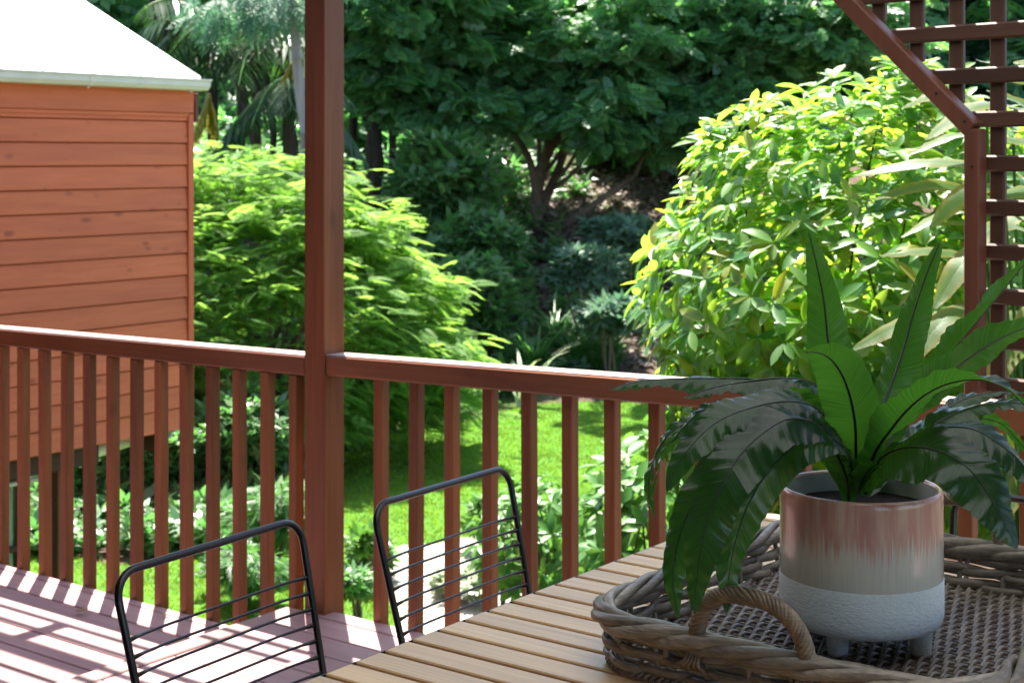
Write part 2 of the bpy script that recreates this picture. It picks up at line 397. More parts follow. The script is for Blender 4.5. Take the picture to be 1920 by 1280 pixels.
def ground_mat():
    m, t, new, ln = nodes('mulch_and_leaf_litter')
    tc = new('ShaderNodeTexCoord')
    n1 = new('ShaderNodeTexNoise'); n1.inputs['Scale'].default_value = 0.5; n1.inputs['Detail'].default_value = 6
    n2 = new('ShaderNodeTexNoise'); n2.inputs['Scale'].default_value = 9.0; n2.inputs['Detail'].default_value = 8; n2.inputs['Roughness'].default_value = 0.75
    for n in (n1, n2): ln(tc.outputs['Object'], n.inputs['Vector'])
    r1 = ramp(new, [(0.3, (0.06, 0.04, 0.028)), (0.55, (0.13, 0.09, 0.068)), (0.75, (0.24, 0.175, 0.14))]); ln(n2.outputs[0], r1.inputs[0])
    r2 = ramp(new, [(0.3, (0.04, 0.085, 0.02)), (0.7, (0.09, 0.12, 0.035))]); ln(n2.outputs[0], r2.inputs[0])
    rm = ramp(new, [(0.50, (0, 0, 0)), (0.62, (1, 1, 1))]); ln(n1.outputs[0], rm.inputs[0])
    mx = new('ShaderNodeMix'); mx.data_type = 'RGBA'; ln(rm.outputs[0], mx.inputs['Factor']); ln(r1.outputs[0], mx.inputs['A']); ln(r2.outputs[0], mx.inputs['B'])
    bs = new('ShaderNodeBsdfPrincipled'); bs.inputs['Roughness'].default_value = 0.95; bs.inputs['Specular IOR Level'].default_value = 0.1
    ln(mx.outputs['Result'], bs.inputs['Base Color'])
    b = new('ShaderNodeBump'); b.inputs['Strength'].default_value = 0.9; b.inputs['Distance'].default_value = 0.08
    ln(n2.outputs[0], b.inputs['Height']); ln(b.outputs[0], bs.inputs['Normal'])
    o = new('ShaderNodeOutputMaterial'); ln(bs.outputs[0], o.inputs[0])
    return m
solo('ground', terrain(), ground_mat(), kind='structure', smooth=True,
     label='brown mulched garden ground rising to a hillside')

def lawn_far(L):      # far lawn edge as a function of lateral offset
    f = 21.2 + np.where(L < 0.2, 0.95*(L-0.2), 0.1*(L-0.2)) + 0.15*np.sin(L*1.7)
    return np.where(L < -2.1, 13.9+.5*np.sin(L*2.3), f)
def lawn():
    Ls = np.linspace(-9.0, 3.4, 90); V = []; F = []
    nr = 40
    for L in Ls:
        far = max(lawn_far(L), 12.5)
        near = 9.0
        for q in np.linspace(0, 1, nr):
            D = near+(far-near)*q
            p = CF*D+CR*L; V.append([p[0], p[1], hz(D, L)+0.02])
    k = nr
    for i in range(len(Ls)-1):
        for j in range(k-1):
            F.append([i*k+j, (i+1)*k+j, (i+1)*k+j+1, i*k+j+1])
    return V, F
M['turf'] = plain('turf_soil_green', (0.06, 0.15, 0.018), rough=0.9, noise=0.35, nscale=3, spec=0.1)
solo('lawn', lawn(), M['turf'], kind='structure', smooth=True, label='bright green mown lawn below the deck')
def blades(n, h, wd, sel):
    L = rng.uniform(-9, 3.4, n*2); D = rng.uniform(11, 22.5, n*2)
    ok = D < np.maximum(lawn_far(L), 12.5)+rng.normal(0, .06, n*2)
    L, D = L[ok][:n], D[ok][:n]
    P = CF[None]*D[:, None]+CR[None]*L[:, None]; P[:, 2] = hz(D, L)+0.015
    a = rng.uniform(0, 2*math.pi, len(L))
    up = unit(np.stack([rng.normal(0, .45, len(L)), rng.normal(0, .45, len(L)), np.ones(len(L))], 1))
    sd = np.stack([np.cos(a), np.sin(a), np.zeros_like(a)], 1)
    R = basis(up, sd)
    bv = np.array([[0, -wd, 0], [0, wd, 0], [h*.6, wd*.7, 0.0], [h, 0, 0.0]])
    return scatter(bv, np.array([[0, 1, 2, 3]]), P, R, rng.uniform(.6, 1.3, len(L)))
solo('lawn_grass', blades(150000, 0.032, 0.006, None), M['grass'], kind='stuff', label='short mown grass blades of the lawn')

# gravel bed bright in the sun
def patch(pts, z, bump=0.0):
    c = np.mean(pts, 0); V = [[c[0], c[1], z]]+[[p[0], p[1], z-0.02] for p in pts]
    return V, [[0, i+1, (i+1) % len(pts)+1] for i in range(len(pts))]
gpts = []
for a in np.linspace(0, 2*math.pi, 28, endpoint=False):
    rr = 1+0.12*math.sin(3*a)+.08*math.sin(5*a+1)
    gpts.append(gp(860+150*rr*math.cos(a)*1.0, 12.6+1.9*rr*math.sin(a), 0))
M['gravel'] = plain('pale_gravel', (0.36, 0.33, 0.29), rough=0.9, noise=0.3, nscale=25, bump=1.0, bscale=40, spec=0.1)
solo('gravel_bed', patch(gpts, -1.955), M['gravel'], kind='structure', label='pale gravel bed beside the lawn')

# ================================================================== FOLIAGE TOOLS
def leaf_shape(L, W, fold=0.25, droop=0.2, n=4):
    """leaf along +x, blade across y, top +z; quads"""
    V, F, UV = [], [], []
    for i in range(n+1):
        t = i/n
        wv = W*0.5*(math.sin(math.pi*min(1, t*0.92+0.04))**0.8)
        if i == n: wv = W*0.02
        x = L*t; z = -droop*L*t*t
        for s in (-1, 0, 1):
            V.append([x, s*wv, z+abs(s)*wv*fold]); UV.append([t, (s+1)/2])
    for i in range(n):
        for j in range(2):
            a = i*3+j
            F.append([a, a+3, a+4, a+1])
    return np.array(V), np.array(F)[:, ::-1].copy(), np.array(UV)
def quad_leaf(L, W, droop=0.15):
    V = np.array([[0, 0, 0], [L*.45, -W/2, -droop*L*.2], [L, 0, -droop*L], [L*.45, W/2, -droop*L*.2]], float)
    return V, np.array([[0, 1, 2, 3]])
def compound(npair, L, lw, ll, droop=0.25, up=0.0):
    """pinnate spray of quad leaflets along +x"""
    Vs, Fs = [], []; n = 0
    bv, bf = quad_leaf(1.0, lw/ll, 0.2)
    for i in range(npair):
        t = (i+0.6)/npair
        x = L*t; z = -droop*L*t*t
        sz = ll*(0.55+0.75*math.sin(math.pi*min(1, 0.2+0.72*t)))
        for s in (-1, 1):
            a = s*math.radians(62-22*t); c, sn = math.cos(a), math.sin(a)
            V = bv*sz; V = np.stack([V[:, 0]*c-V[:, 1]*sn, V[:, 0]*sn+V[:, 1]*c, V[:, 2]+up*np.abs(V[:, 1])], 1)+[x, 0, z]
            Vs.append(V); Fs.append(bf+n); n += 4
    V = bv*ll+[L*.97, 0, -droop*L]; Vs.append(V); Fs.append(bf+n)
    return np.concatenate(Vs), np.concatenate(Fs)
SPR_ACACIA = compound(10, 1.0, 0.075, 0.30, 0.30)
SPR_BROAD = compound(4, 1.0, 0.28, 0.42, 0.30)
SPR_FINE = compound(6, 1.0, 0.07, 0.30, 0.35)
def whorl(n, L, W, tilt=0.5, seed=0):
    r = np.random.default_rng(seed); Vs, Fs, k = [], [], 0
    for i in range(n):
        bv, bf = quad_leaf(L*r.uniform(.75, 1.15), W, .2)
        a = 2*math.pi*i/n+r.normal(0, .25); t = tilt+r.normal(0, .2)
        X = np.array([math.cos(a)*math.cos(t), math.sin(a)*math.cos(t), math.sin(t)])
        R = basis(X[None], np.array([[0, 0, 1.0]]))[0]
        Vs.append(bv @ R.T); Fs.append(bf+k); k += 4
    return np.concatenate(Vs), np.concatenate(Fs)
SPR_WHORL = whorl(7, 1.0, 0.42, 0.3, 4)
def ellipsoids(specs, n, shell=0.55, clump=0.0, nclump=40, lo=None):
    """points in ellipsoids; spec (x, y, rx, ry, D, rd) in photo pixels and metres of depth. returns pos, outward"""
    vol = np.array([s[2]*s[3] for s in specs], float); pick = rng.choice(len(specs), n, p=vol/vol.sum())
    d = unit(rng.normal(size=(n, 3)))
    if clump:
        cen = unit(rng.normal(size=(nclump, 3)))
        d = unit(cen[rng.integers(0, nclump, n)]+rng.normal(0, clump, (n, 3)))
    r = shell+(1-shell)*rng.random(n)**0.6
    P = np.zeros((n, 3))
    S = np.array(specs, float)[pick]
    k = S[:, 4]/FPX
    cen3 = C0[None]+(CF[None]+CR[None]*((S[:, 0]-960)/FPX)[:, None]+CU[None]*((HORIZ-S[:, 1])/FPX)[:, None])*S[:, 4][:, None]
    off = CR[None]*(d[:, 0]*r*S[:, 2]*k)[:, None]+CU[None]*(d[:, 2]*r*S[:, 3]*k)[:, None]+CF[None]*(d[:, 1]*r*S[:, 5])[:, None]
    return cen3+off, unit(off)
def crown(specs, n, spr, size, droop=0.2, flat=0.6, shell=0.5, clump=0.0, nclump=40, jit=0.35):
    P, O = ellipsoids(specs, n, shell, clump, nclump)
    X = O*[1, 1, 0.35]+rng.normal(0, jit, (n, 3)); X[:, 2] -= droop; X = unit(X)
    U = unit(np.array([0, 0, 1.0])[None]*flat+O*(1-flat)+rng.normal(0, .25, (n, 3)))
    R = basis(X, U)
    return P, R, size*rng.uniform(.65, 1.25, n)
def clumps(specs, nc, per, spr, size, rad=.55, flat=.45):
    C, O = ellipsoids(specs, nc, .35)
    n = nc*per; d = unit(rng.normal(size=(n, 3))); d[:, 2] = np.where(d[:, 2] < -.25, -d[:, 2], d[:, 2])
    rr = np.repeat(rng.uniform(.6, 1.3, nc), per)*rad
    P = np.repeat(C, per, 0)+d*(rr*(.45+.55*rng.random(n)**.5))[:, None]*[1, 1, flat]
    X = unit(d*[1, 1, .2]+np.repeat(O, per, 0)*[.3, .3, .1]+rng.normal(0, .35, (n, 3))*[1, 1, .6]+[0, 0, -.2])
    U = unit(np.array([0, 0, 1.])[None]+rng.normal(0, .6, (n, 3)))
    return P, basis(X, U), size*rng.uniform(.65, 1.25, n)
def limb(p0, p1, r0, r1, bend=0.08, n=7, seg=7):
    p0 = np.array(p0, float); p1 = np.array(p1, float)
    L = np.linalg.norm(p1-p0)
    mid = (p0+p1)/2+rng.normal(0, bend*L, 3)
    return tube(smooth_path([p0, mid, p1], n), np.linspace(r0, r1, n), seg)

def tree(name, label, base, limbs, trunkmat, crowns, group=None, cat='tree'):
    """limbs: list of (p0,p1,r0,r1); crowns: list of (partname, V, F, mat, smooth)"""
    t = thing(name, label, cat, tuple(base), group)
    if limbs:
        part('trunk', join([limb(*l) for l in limbs]), trunkmat, t, smooth=True)
    for nm, VF, mat in crowns:
        part(nm, VF, mat, t)
    return t

# ================================================================== BACKGROUND TREES
def branchy(base, top, r, specs, nb=10, twig=0.02):
    """trunk from base to top then limbs into crown ellipsoids"""
    L = [(base, top, r, r*0.6)]
    P, _ = ellipsoids(specs, nb, 0.35)
    for p in P:
        s = np.array(base)+(np.array(top)-np.array(base))*rng.uniform(.55, 1.0)
        m = s+(p-s)*.5+[0, 0, .15]
        L.append((s, m, r*.34, r*.2)); L.append((m, p, r*.2, twig*.7))
    return L

def bg_tree(label, bx, D, tx, ty, r, specs, n, spr, size, mat, bark, name='broadleaf_tree', extra=None, nb=12, **kw):
    base = ground_at(bx, D, -0.2); top = px(tx, ty, D)
    L = branchy(base, top, r, specs, nb)
    for e in (extra or []): L.append(e)
    per = 42; P, R, s = clumps(specs, max(6, n//per), per, spr, size)
    return tree(name, label, base, L, bark, [('crown', scatter(spr[0], spr[1], P, R, s), mat)], group='trees on the hillside behind the lawn')

fork = [(px(1010, 330, 30), px(1085, 215, 30), .13, .07), (px(1000, 420, 30), px(1075, 240, 29.7), .12, .06),
        (px(1010, 400, 30), px(930, 215, 30.5), .10, .04), (px(1035, 440, 29.5), px(1190, 330, 29.2), .10, .05), (px(1190, 330, 29.2), px(1290, 190, 29), .05, .02)]
bg_tree('spreading dark green tree with a pale forked trunk at the centre of the hillside', 1000, 30, 1015, 330, .15,
        [(980, 110, 270, 110, 30, 2.4), (820, 60, 190, 110, 29, 2.0), (850, 215, 90, 55, 28, 1.2), (1130, 215, 110, 60, 28, 1.3), (980, 225, 80, 40, 31, 1.2), (760, 190, 80, 60, 28, 1.0), (1170, 70, 210, 110, 29, 2.0), (1000, 0, 330, 60, 31, 1.6)],
        14000, SPR_BROAD, .27, M['canopy'], M['bark'], extra=fork, shell=.3, clump=.32, nclump=60, nb=7)
bg_tree('broad dark green tree with a leaning trunk above the right bushes', 1300, 31, 1265, 190, .20,
        [(1400, 90, 210, 130, 30, 2.2), (1560, 60, 170, 90, 29, 1.8), (1480, -30, 280, 70, 30, 2.0), (1330, 215, 130, 75, 29, 1.4), (1240, 265, 70, 40, 29, 1.0), (1440, 250, 90, 60, 29, 1.2)],
        12500, SPR_BROAD, .27, M['canopy'], M['bark'], extra=[(px(1330, 330, 31), px(1440, 240, 31), .10, .05), (px(1440, 240, 31), px(1530, 120, 30.5), .06, .02)],
        shell=.3, clump=.32, nclump=50)
bg_tree('dark tree with reddish trunks just right of the veranda post', 690, 29, 700, 120, .20,
        [(720, 60, 150, 110, 28, 2.0), (700, 170, 70, 50, 27.5, 1.0), (760, -40, 220, 90, 28, 2.4)],
        5500, SPR_BROAD, .28, M['canopy'], M['bark_dark'], extra=[(ground_at(745, 29, -.2), px(735, 150, 29), .10, .06), (ground_at(665, 28, -.2), px(672, 120, 28), .12, .08)],
        shell=.3, clump=.35, nclump=40)
# tall shade trees whose crowns are above the picture (they dapple the lawn)
bg_tree('tall tree with its high crown above the central forked tree', 1120, 34, 1120, -300, .25,
        [(1020, -330, 420, 190, 27.5, 3.4), (1300, -300, 260, 150, 27, 3.0), (720, -280, 240, 140, 26.5, 2.6)],
        900, SPR_BROAD, .55, M['canopy'], M['bark_dark'], shell=.2, clump=.2, nclump=26)
bg_tree('tall tree whose high crown shades the gully behind the house', 330, 33, 330, -320, .25,
        [(330, -260, 260, 150, 28, 3.0), (620, -270, 220, 120, 29, 2.6), (120, -240, 200, 120, 30, 2.6)],
        2600, SPR_BROAD, .50, M['canopy'], M['bark_dark'])
# pale gum trunk
b = ground_at(582, 20.6, -.2)
P, R, s = crown([(520, 5, 80, 45, 20.4, 1.0), (430, 15, 90, 40, 20.8, 1.0), (560, -80, 160, 60, 21, 1.5)], 800, SPR_FINE, .30, shell=.2, clump=.3, nclump=24, droop=.6)
tree('gum_tree', 'slender pale gum trunk leaning beside the veranda post', b,
     [(b, px(574, 250, 20.6), .10, .085), (px(574, 250, 20.6), px(556, 110, 20.6), .085, .075), (px(556, 110, 20.6), px(532, -60, 20.6), .075, .05),
      (px(545, 40, 20.6), px(470, 10, 20.6), .03, .015), (px(540, 20, 20.6), px(430, -10, 20.4), .03, .012)],
     M['bark_pale'], [('crown', scatter(*SPR_FINE, P, R, s), M['canopy_b'])], group='trees on the hillside behind the lawn')

# palms
def frond_geo(p0, dirv, L, droop, nl=34, lw=.035, ll=.55):
    t = np.linspace(0, 1, 14); d = unit(np.array(dirv, float)[None])[0]
    P = p0+d[None]*(L*t)[:, None]; P[:, 2] -= droop*L*t**2
    T, N, B = frames(P)
    idx = np.linspace(1, 13, nl); pos = np.stack([np.interp(idx, np.arange(14), P[:, k]) for k in range(3)], 1)
    tt = np.stack([np.interp(idx, np.arange(14), T[:, k]) for k in range(3)], 1)
    side = unit(np.cross(tt, [0, 0, 1.0]))
    out = []
    for sg in (-1, 1):
        X = unit(side*sg+tt*.55+np.array([0, 0, -.45])+rng.normal(0, .1, (nl, 3)))
        R = basis(X, unit(np.array([0, 0, 1.0])[None]+0*X))
        sc = ll*np.sin(np.pi*np.clip(np.linspace(.12, .97, nl), 0, 1))**.7*rng.uniform(.85, 1.1, nl)
        out.append(scatter(*quad_leaf(1.0, lw/ll*1.6, .35), pos, R, sc))
    V = np.concatenate([out[0][0], out[1][0]]); F = np.concatenate([out[0][1], out[1][1]+len(out[0][0])])
    return V, F, tube(P, np.linspace(.022, .006, 14), 5)
def palm(label, x, D, cy, r, nf, L, mat, el=(-.2, .9)):
    base = ground_at(x, D, -.2); top = px(x, cy, D)
    t = thing('palm_tree', label, 'palm', tuple(base), 'palms behind the weatherboard house')
    part('trunk', limb(base, top, r, r*.75, .01, 10, 9), M['bark_dark'], t, smooth=True)
    for i in range(nf):
        a = 2*math.pi*i/nf+rng.normal(0, .2); e = rng.uniform(*el)
        V, F, st = frond_geo(top, [math.cos(a)*math.cos(e), math.sin(a)*math.cos(e), math.sin(e)], L*rng.uniform(.8, 1.15), rng.uniform(.45, .9))
        f = part('frond', (V, F), mat, t)
        part('stalk', st, M['strap'], f)
    return t
palm('slim dark palm close to the house roof corner', 396, 23, 40, .10, 12, 1.6, M['palm'])
palm('tall palm with glittering fronds over the white roof', 290, 26, -80, .12, 12, 2.0, M['palm'])
palm('palm with arching fronds left of the pale gum trunk', 478, 23, 95, .09, 12, 1.7, M['palm'])
palm('short palm with yellowing drooping fronds near the veranda post', 536, 22, 150, .08, 11, 1.3, M['palm'], (-.5, .6))
def skirt(label, x, y, D, L, n):
    p = px(x, y, D); t = thing('dead_frond', label, 'palm frond', tuple(p), 'hanging dry palm fronds')
    Vs = []; 
    for i in range(n):
        V, F, st = frond_geo(p, [rng.normal(0, .25), rng.normal(0, .25), -1], L*rng.uniform(.7, 1.1), -.1, 20, .03, .22)
        Vs.append((V, F.tolist())); Vs.append(st)
    part('leaflets', join(Vs), M['palm_yellow'], t)
skirt('dry yellow frond hanging just right of the gutter end', 392, 175, 20.6, .75, 4)
skirt('yellow frond hanging left of the pale gum trunk', 545, 120, 21.6, .45, 3)
# thin dark trunks in the gully behind the house
for k, (x, D, lean, r, lab) in enumerate([
        (430, 26, 10, .10, 'thin dark trunk standing in the gully nearest the house corner'),
        (455, 28, -8, .08, 'thin leaning dark trunk in the gully behind the acacia bush'),
        (520, 27, 5, .11, 'dark straight trunk left of the pale gum trunk'),
        (500, 30, -4, .08, 'far thin dark trunk between the palms'),
        (655, 31, 6, .10, 'dark trunk half hidden by the veranda post')]):
    b = ground_at(x, D, -.2); sp = [(x+lean*3, -20+8*k, 80, 60, D, 1.2)]
    P, R, s = crown(sp, 420, SPR_BROAD, .36, shell=.2, clump=.4, nclump=14)
    tree('gully_tree', lab, b, [(b, px(x+lean, 120, D), r, r*.8), (px(x+lean, 120, D), px(x+lean*3, -40, D), r*.8, r*.4)], M['bark_dark'],
         [('crown', scatter(*SPR_BROAD, P, R, s), M['canopy'])], group='trees on the hillside behind the lawn')
# blue-green conifers far right
for k, (x, D, lab) in enumerate([(1660, 40, 'feathery blue green conifer seen left in the trellis openings'), (1790, 43, 'feathery blue green conifer seen between the middle trellis slats'),
                                 (1920, 41, 'feathery blue green conifer at the right edge behind the trellis')]):
    b = ground_at(x, D, -.3)
    sp = [(x, 150-70*i, 130-17*i, 52, D, 1.5-.15*i) for i in range(6)]
    P, R, s = crown(sp, 2300, SPR_FINE, .6, shell=.3, droop=.35, clump=.5, nclump=40)
    tree('conifer', lab, b, [(b, px(x, -260, D), .18, .04)], M['bark_dark'], [('crown', scatter(*SPR_FINE, P, R, s), M['canopy_b'])], group='blue green conifers on the far hillside')
# far wood mass filling the hill behind
def far_wood():
    n = 12000
    x = rng.uniform(-300, 2250, n); D = rng.uniform(38, 52, n)
    L = (x-960)/FPX*D
    P = CF[None]*D[:, None]+CR[None]*L[:, None]
    P[:, 2] = hz(D, L)+rng.random(n)**1.2*8.0
    X = unit(rng.normal(0, 1, (n, 3))*[1, 1, .3]); U = unit(np.array([0, 0, 1.])[None]+rng.normal(0, .4, (n, 3)))
    return scatter(*SPR_BROAD, P, basis(X, U), rng.uniform(.5, .95, n))
solo('far_wood', far_wood(), M['canopy'], kind='stuff', label='dense dark woodland covering the far hillside')

def ground_cover(n, mat, name, label, sel, size, hmax):
    L = rng.uniform(-11, 6, n*3); D = 22.6+rng.random(n*3)**1.25*15
    xx = 960+L/D*FPX
    ok = sel(xx, D) & (D > lawn_far(L)+.5)
    L, D = L[ok][:n], D[ok][:n]; n = len(L)
    P = CF[None]*D[:, None]+CR[None]*L[:, None]; P[:, 2] = hz(D, L)+.03+rng.random(n)**2*hmax*(.55+.45*np.sin(L*2.1+1)*np.sin(D*1.3))
    a = rng.uniform(0, 2*math.pi, n)
    X = unit(np.stack([np.cos(a), np.sin(a), rng.normal(.2, .35, n)], 1)); U = unit(np.array([0, 0, 1.])[None]+rng.normal(0, .35, (n, 3)))
    solo(name, scatter(*SPR_WHORL, P, basis(X, U), size*rng.uniform(.5, 1.3, n)), mat, kind='stuff', label=label)
bare = lambda x, D: ~((x > 1050-90*np.sin(D*1.7)) & (x < 1330) & (D > 28.5) & (D < 33.5))
ground_cover(6500, M['under'], 'ground_cover', 'dark leafy ground cover on the shaded slope', lambda x, D: bare(x, D) & ((x < 1000) | (np.sin(x*.045+D*1.1)+np.sin(D*2.1-x*.02) > .55)), .24, .9)
ground_cover(1300, M['grey_green'], 'pale_ground_cover', 'silvery leafy ground cover patches on the slope', lambda x, D: (x > 1000) & (x < 1300) & (D < 29) & (np.sin(x*.03)+np.sin(D*2.4+x*.01) > .4), .2, .5)
ground_cover(2600, M['canopy'], 'fern_ground_cover', 'ferny ground cover under the gully trees', lambda x, D: (x < 780), .32, 1.6)
def under_house():
    n = 4000; L = rng.uniform(-6.5, -2.0, n); D = rng.uniform(13.7, 20.5, n)
    P = CF[None]*D[:, None]+CR[None]*L[:, None]; P[:, 2] = hz(D, L)+.03+rng.random(n)**1.6*(.25+.22*np.clip(D-15.6, 0, 3))
    a = rng.uniform(0, 2*math.pi, n); X = unit(np.stack([np.cos(a), np.sin(a), rng.normal(.2, .35, n)], 1)); U = unit(np.array([0, 0, 1.])[None]+rng.normal(0, .4, (n, 3)))
    solo('dark_ground_cover', scatter(*SPR_WHORL, P, basis(X, U), .17*rng.uniform(.5, 1.4, n)), M['under'], kind='stuff', label='dark leafy ground cover in the shade under the acacia')
under_house()
def litter():
    n = 9000; x = rng.uniform(960, 1340, n); D = rng.uniform(23.2, 34, n); L = (x-960)/FPX*D
    P = CF[None]*D[:, None]+CR[None]*L[:, None]; P[:, 2] = hz(D, L)+.02+rng.random(n)*.05
    X = unit(rng.normal(0, 1, (n, 3))*[1, 1, .25]); U = unit(np.array([0, 0, 1.])[None]+rng.normal(0, .5, (n, 3)))
    solo('leaf_litter', scatter(*quad_leaf(1.0, .45, .2), P, basis(X, U), rng.uniform(.06, .22, n)), M['litter'], kind='stuff', label='dry leaf litter scattered over the bare slope')
M['litter'] = leafmat('dry_litter_leaf', [(.07, .05, .035), (.22, .17, .13), (.12, .085, .06), (.34, .28, .23), (.05, .06, .03)], [(.05, .04, .02), (.10, .08, .05)], .15, .6, .2)
litter()
# understory shrubs on the slope
def shrub(label, x, y, rx, ry, D, n, size, mat, spr=SPR_WHORL, name='shrub', group='shrubs on the shaded slope', stems=5, shell=.35, rd=None, **kw):
    base = ground_at(x, D, -.05) if D > 9 else gp(x, D, -2.0)
    k = D/FPX
    specs = [(x, y, rx*.8, ry*.8, D, (rd or rx*k*.9)*.8)]+[(x+rng.uniform(-.7, .7)*rx, y+rng.uniform(-.5, .55)*ry, rx*rng.uniform(.35, .6), ry*rng.uniform(.35, .55), D+rng.uniform(-.3, .3), rx*k*.5) for _ in range(4)]
    P, R, s = crown(specs, n, spr, size, shell=shell, **kw)
    zmin = P[:, 2] > base[2]-.05
    P, R, s = P[zmin], R[zmin], s[zmin]
    L = []
    for i in range(stems):
        L.append((base+np.array([rng.normal(0, .05), rng.normal(0, .05), -.05]), P[rng.integers(0, len(P))], .025, .008))
    return tree(name, label, base, L, M['bark'], [('foliage', scatter(*spr, P, R, s), mat)], group=group, cat='shrub')
shrub('dark glossy shrub left of the forked trunk', 850, 330, 105, 95, 26, 900, .30, M['under'], clump=.4, nclump=24)
shrub('low dark glossy shrub below the forked tree', 900, 450, 90, 70, 25, 700, .26, M['under'], clump=.4, nclump=20)
shrub('dark bush in shade right of the acacia crown', 860, 540, 90, 80, 23.5, 700, .24, M['under'], clump=.4)
shrub('silvery leaved bush on the slope above the grasses', 1110, 500, 80, 40, 24, 520, .22, M['grey_green'], clump=.5)
shrub('grey green spreading shrub under the brown slope', 1180, 440, 70, 38, 26, 420, .22, M['grey_green'], clump=.5)
shrub('grey green mound close to the yellow green bush', 1150, 590, 75, 36, 22.6, 420, .20, M['grey_green'], clump=.6)
shrub('bright green leafy shrub behind the veranda post base', 680, 715, 90, 50, 19.5, 420, .16, M['shrub'], clump=.5)
shrub('dark hedge shrub in shade under the house', 230, 850, 130, 70, 15.5, 900, .16, M['under'], clump=.5)
shrub('dark dense shrub under the acacia', 460, 810, 130, 85, 16, 1100, .15, M['under'], clump=.5)
shrub('dark shrub in the deep shade right of the house corner', 340, 880, 70, 50, 16.5, 500, .15, M['under'], clump=.5)
for k, (x, D, lab) in enumerate([(640, 33, 'dark sapling on the slope behind the post'), (1180, 34, 'sapling on the brown slope top'), (1250, 33, 'dark sapling under the right tree')]):
    shrub(lab, x, 250-k*10, 70, 80, D, 420, .34, M['canopy'], SPR_BROAD, name='sapling', clump=.5)

# strap-leaf clumps
def strap_clump(label, x, D, h, nb, mat, group, spread=.5, lw=.02, name='strappy_plant', cat='plant'):
    base = ground_at(x, D, -.02)
    t = thing(name, label, cat, tuple(base), group)
    parts_ = []
    for i in range(nb):
        a = rng.uniform(0, 2*math.pi); e = rng.uniform(.55, 1.0)
        d = np.array([math.cos(a), math.sin(a), 0])
        L = h*rng.uniform(.7, 1.2); n = 6
        tt = np.linspace(0, 1, n)
        P = base+d[None]*(spread*L*tt**1.6)[:, None]; P = P+np.array([rng.normal(0, .05), rng.normal(0, .05), 0])
        P[:, 2] += L*e*(tt-.35*tt**2.5)
        sd = np.cross(d, [0, 0, 1.])
        wv = lw*(1-tt**2.2)+.002
        V = np.concatenate([P-sd[None]*wv[:, None], P+sd[None]*wv[:, None]])
        F = [[j, j+1, n+j+1, n+j] for j in range(n-1)]
        parts_.append((V, F))
    part('leaves', join(parts_), mat, t)
    return t
G = 'strappy plants in the garden bed'
for k, (x, D, h, lab) in enumerate([
        (660, 19.0, .8, 'strappy green clump at the lawn edge just right of the post'), (725, 19.8, .85, 'strappy green clump behind the first baluster gaps'),
        (790, 20.4, .8, 'strappy clump in the middle of the garden bed'), (850, 20.9, .75, 'strappy clump right of the bed middle'),
        (905, 21.5, .8, 'strappy clump near the end of the garden bed'), (950, 21.9, .7, 'last strappy clump before the mulch gap'),
        (1000, 23.0, 1.0, 'tall dark grass clump behind the cream tuft'), (1080, 23.2, 1.1, 'tall dark grass clump below the silvery bush'),
        (1040, 24.0, 1.0, 'dark grass clump farther up the bed'), (1140, 22.9, .8, 'dark grass clump nearest the yellow green bush')]):
    strap_clump(lab, x, D, h, 120, M['strap'], G)
strap_clump('cream striped spiky tuft above the railing', 980, 21.3, 1.3, 14, M['variegated'], G, spread=.5, lw=.042)

# ================================================================== ACACIA
def acacia():
    D = 18.2; base = ground_at(500, D, -.1)
    t = thing('acacia_bush', 'bright green feathery acacia behind the veranda post and house corner', 'tree', tuple(base))
    nc, per = 500, 22; n = nc*per
    d = unit(rng.normal(size=(nc*2, 3))); d[:, 2] = np.abs(d[:, 2])*1.1-.33; d = unit(d)[:nc]
    r = .70+.30*rng.random(nc)**.5
    lump = 1+.06*np.sin(d[:, 0]*9+d[:, 2]*7)+.05*np.sin(d[:, 1]*13)
    c = px(420, 660, D); k = D/FPX
    off = CR[None]*(d[:, 0]*r*lump*458*k)[:, None]+CU[None]*(d[:, 2]*r*lump*362*k)[:, None]+CF[None]*(d[:, 1]*r*lump*1.7)[:, None]
    P = np.repeat(c+off, per, 0)+rng.normal(0, 1, (n, 3))*[.16, .16, .11]; O = np.repeat(unit(off), per, 0)
    az = rng.uniform(0, 2*math.pi, n)
    X = unit(np.stack([np.cos(az), np.sin(az), rng.normal(.02, .28, n)], 1)+O*[.7, .7, .25])
    U = unit(np.array([0, 0, 1.])[None]+rng.normal(0, .28, (n, 3)))
    R = basis(X, U); s = rng.uniform(.18, .33, n)
    # keep fronds clear of the house
    inside = (P[:, 1] < 7.35) & (P[:, 0] < -7.6)
    P, R, s, X = P[~inside], R[~inside], s[~inside], X[~inside]
    depth = P @ CF
    order = np.argsort(depth+rng.normal(0, .15, len(P)))
    near = order[:300]; rest = order[300:]
    L = [(base, px(480, 760, D), .11, .09)]
    for i in range(22):
        q = P[rng.integers(0, len(P))]
        L.append((px(480, 760, D)+rng.normal(0, .05, 3), q, .045, .01))
    part('trunk', join([limb(*l) for l in L]), M['bark'], t, smooth=True)
    part('foliage', scatter(*SPR_ACACIA, P[rest], R[rest], s[rest]), M['acacia'], t, kind='stuff')
    me = mesh('frond', SPR_ACACIA[0], SPR_ACACIA[1], M['acacia'])
    for i in near:
        o = link('frond', me, t)
        o.matrix_local = Matrix.Translation(Vector(P[i]-np.array(base))) @ Matrix(R[i].tolist()).to_4x4() @ Matrix.Scale(float(s[i]), 4)
acacia()

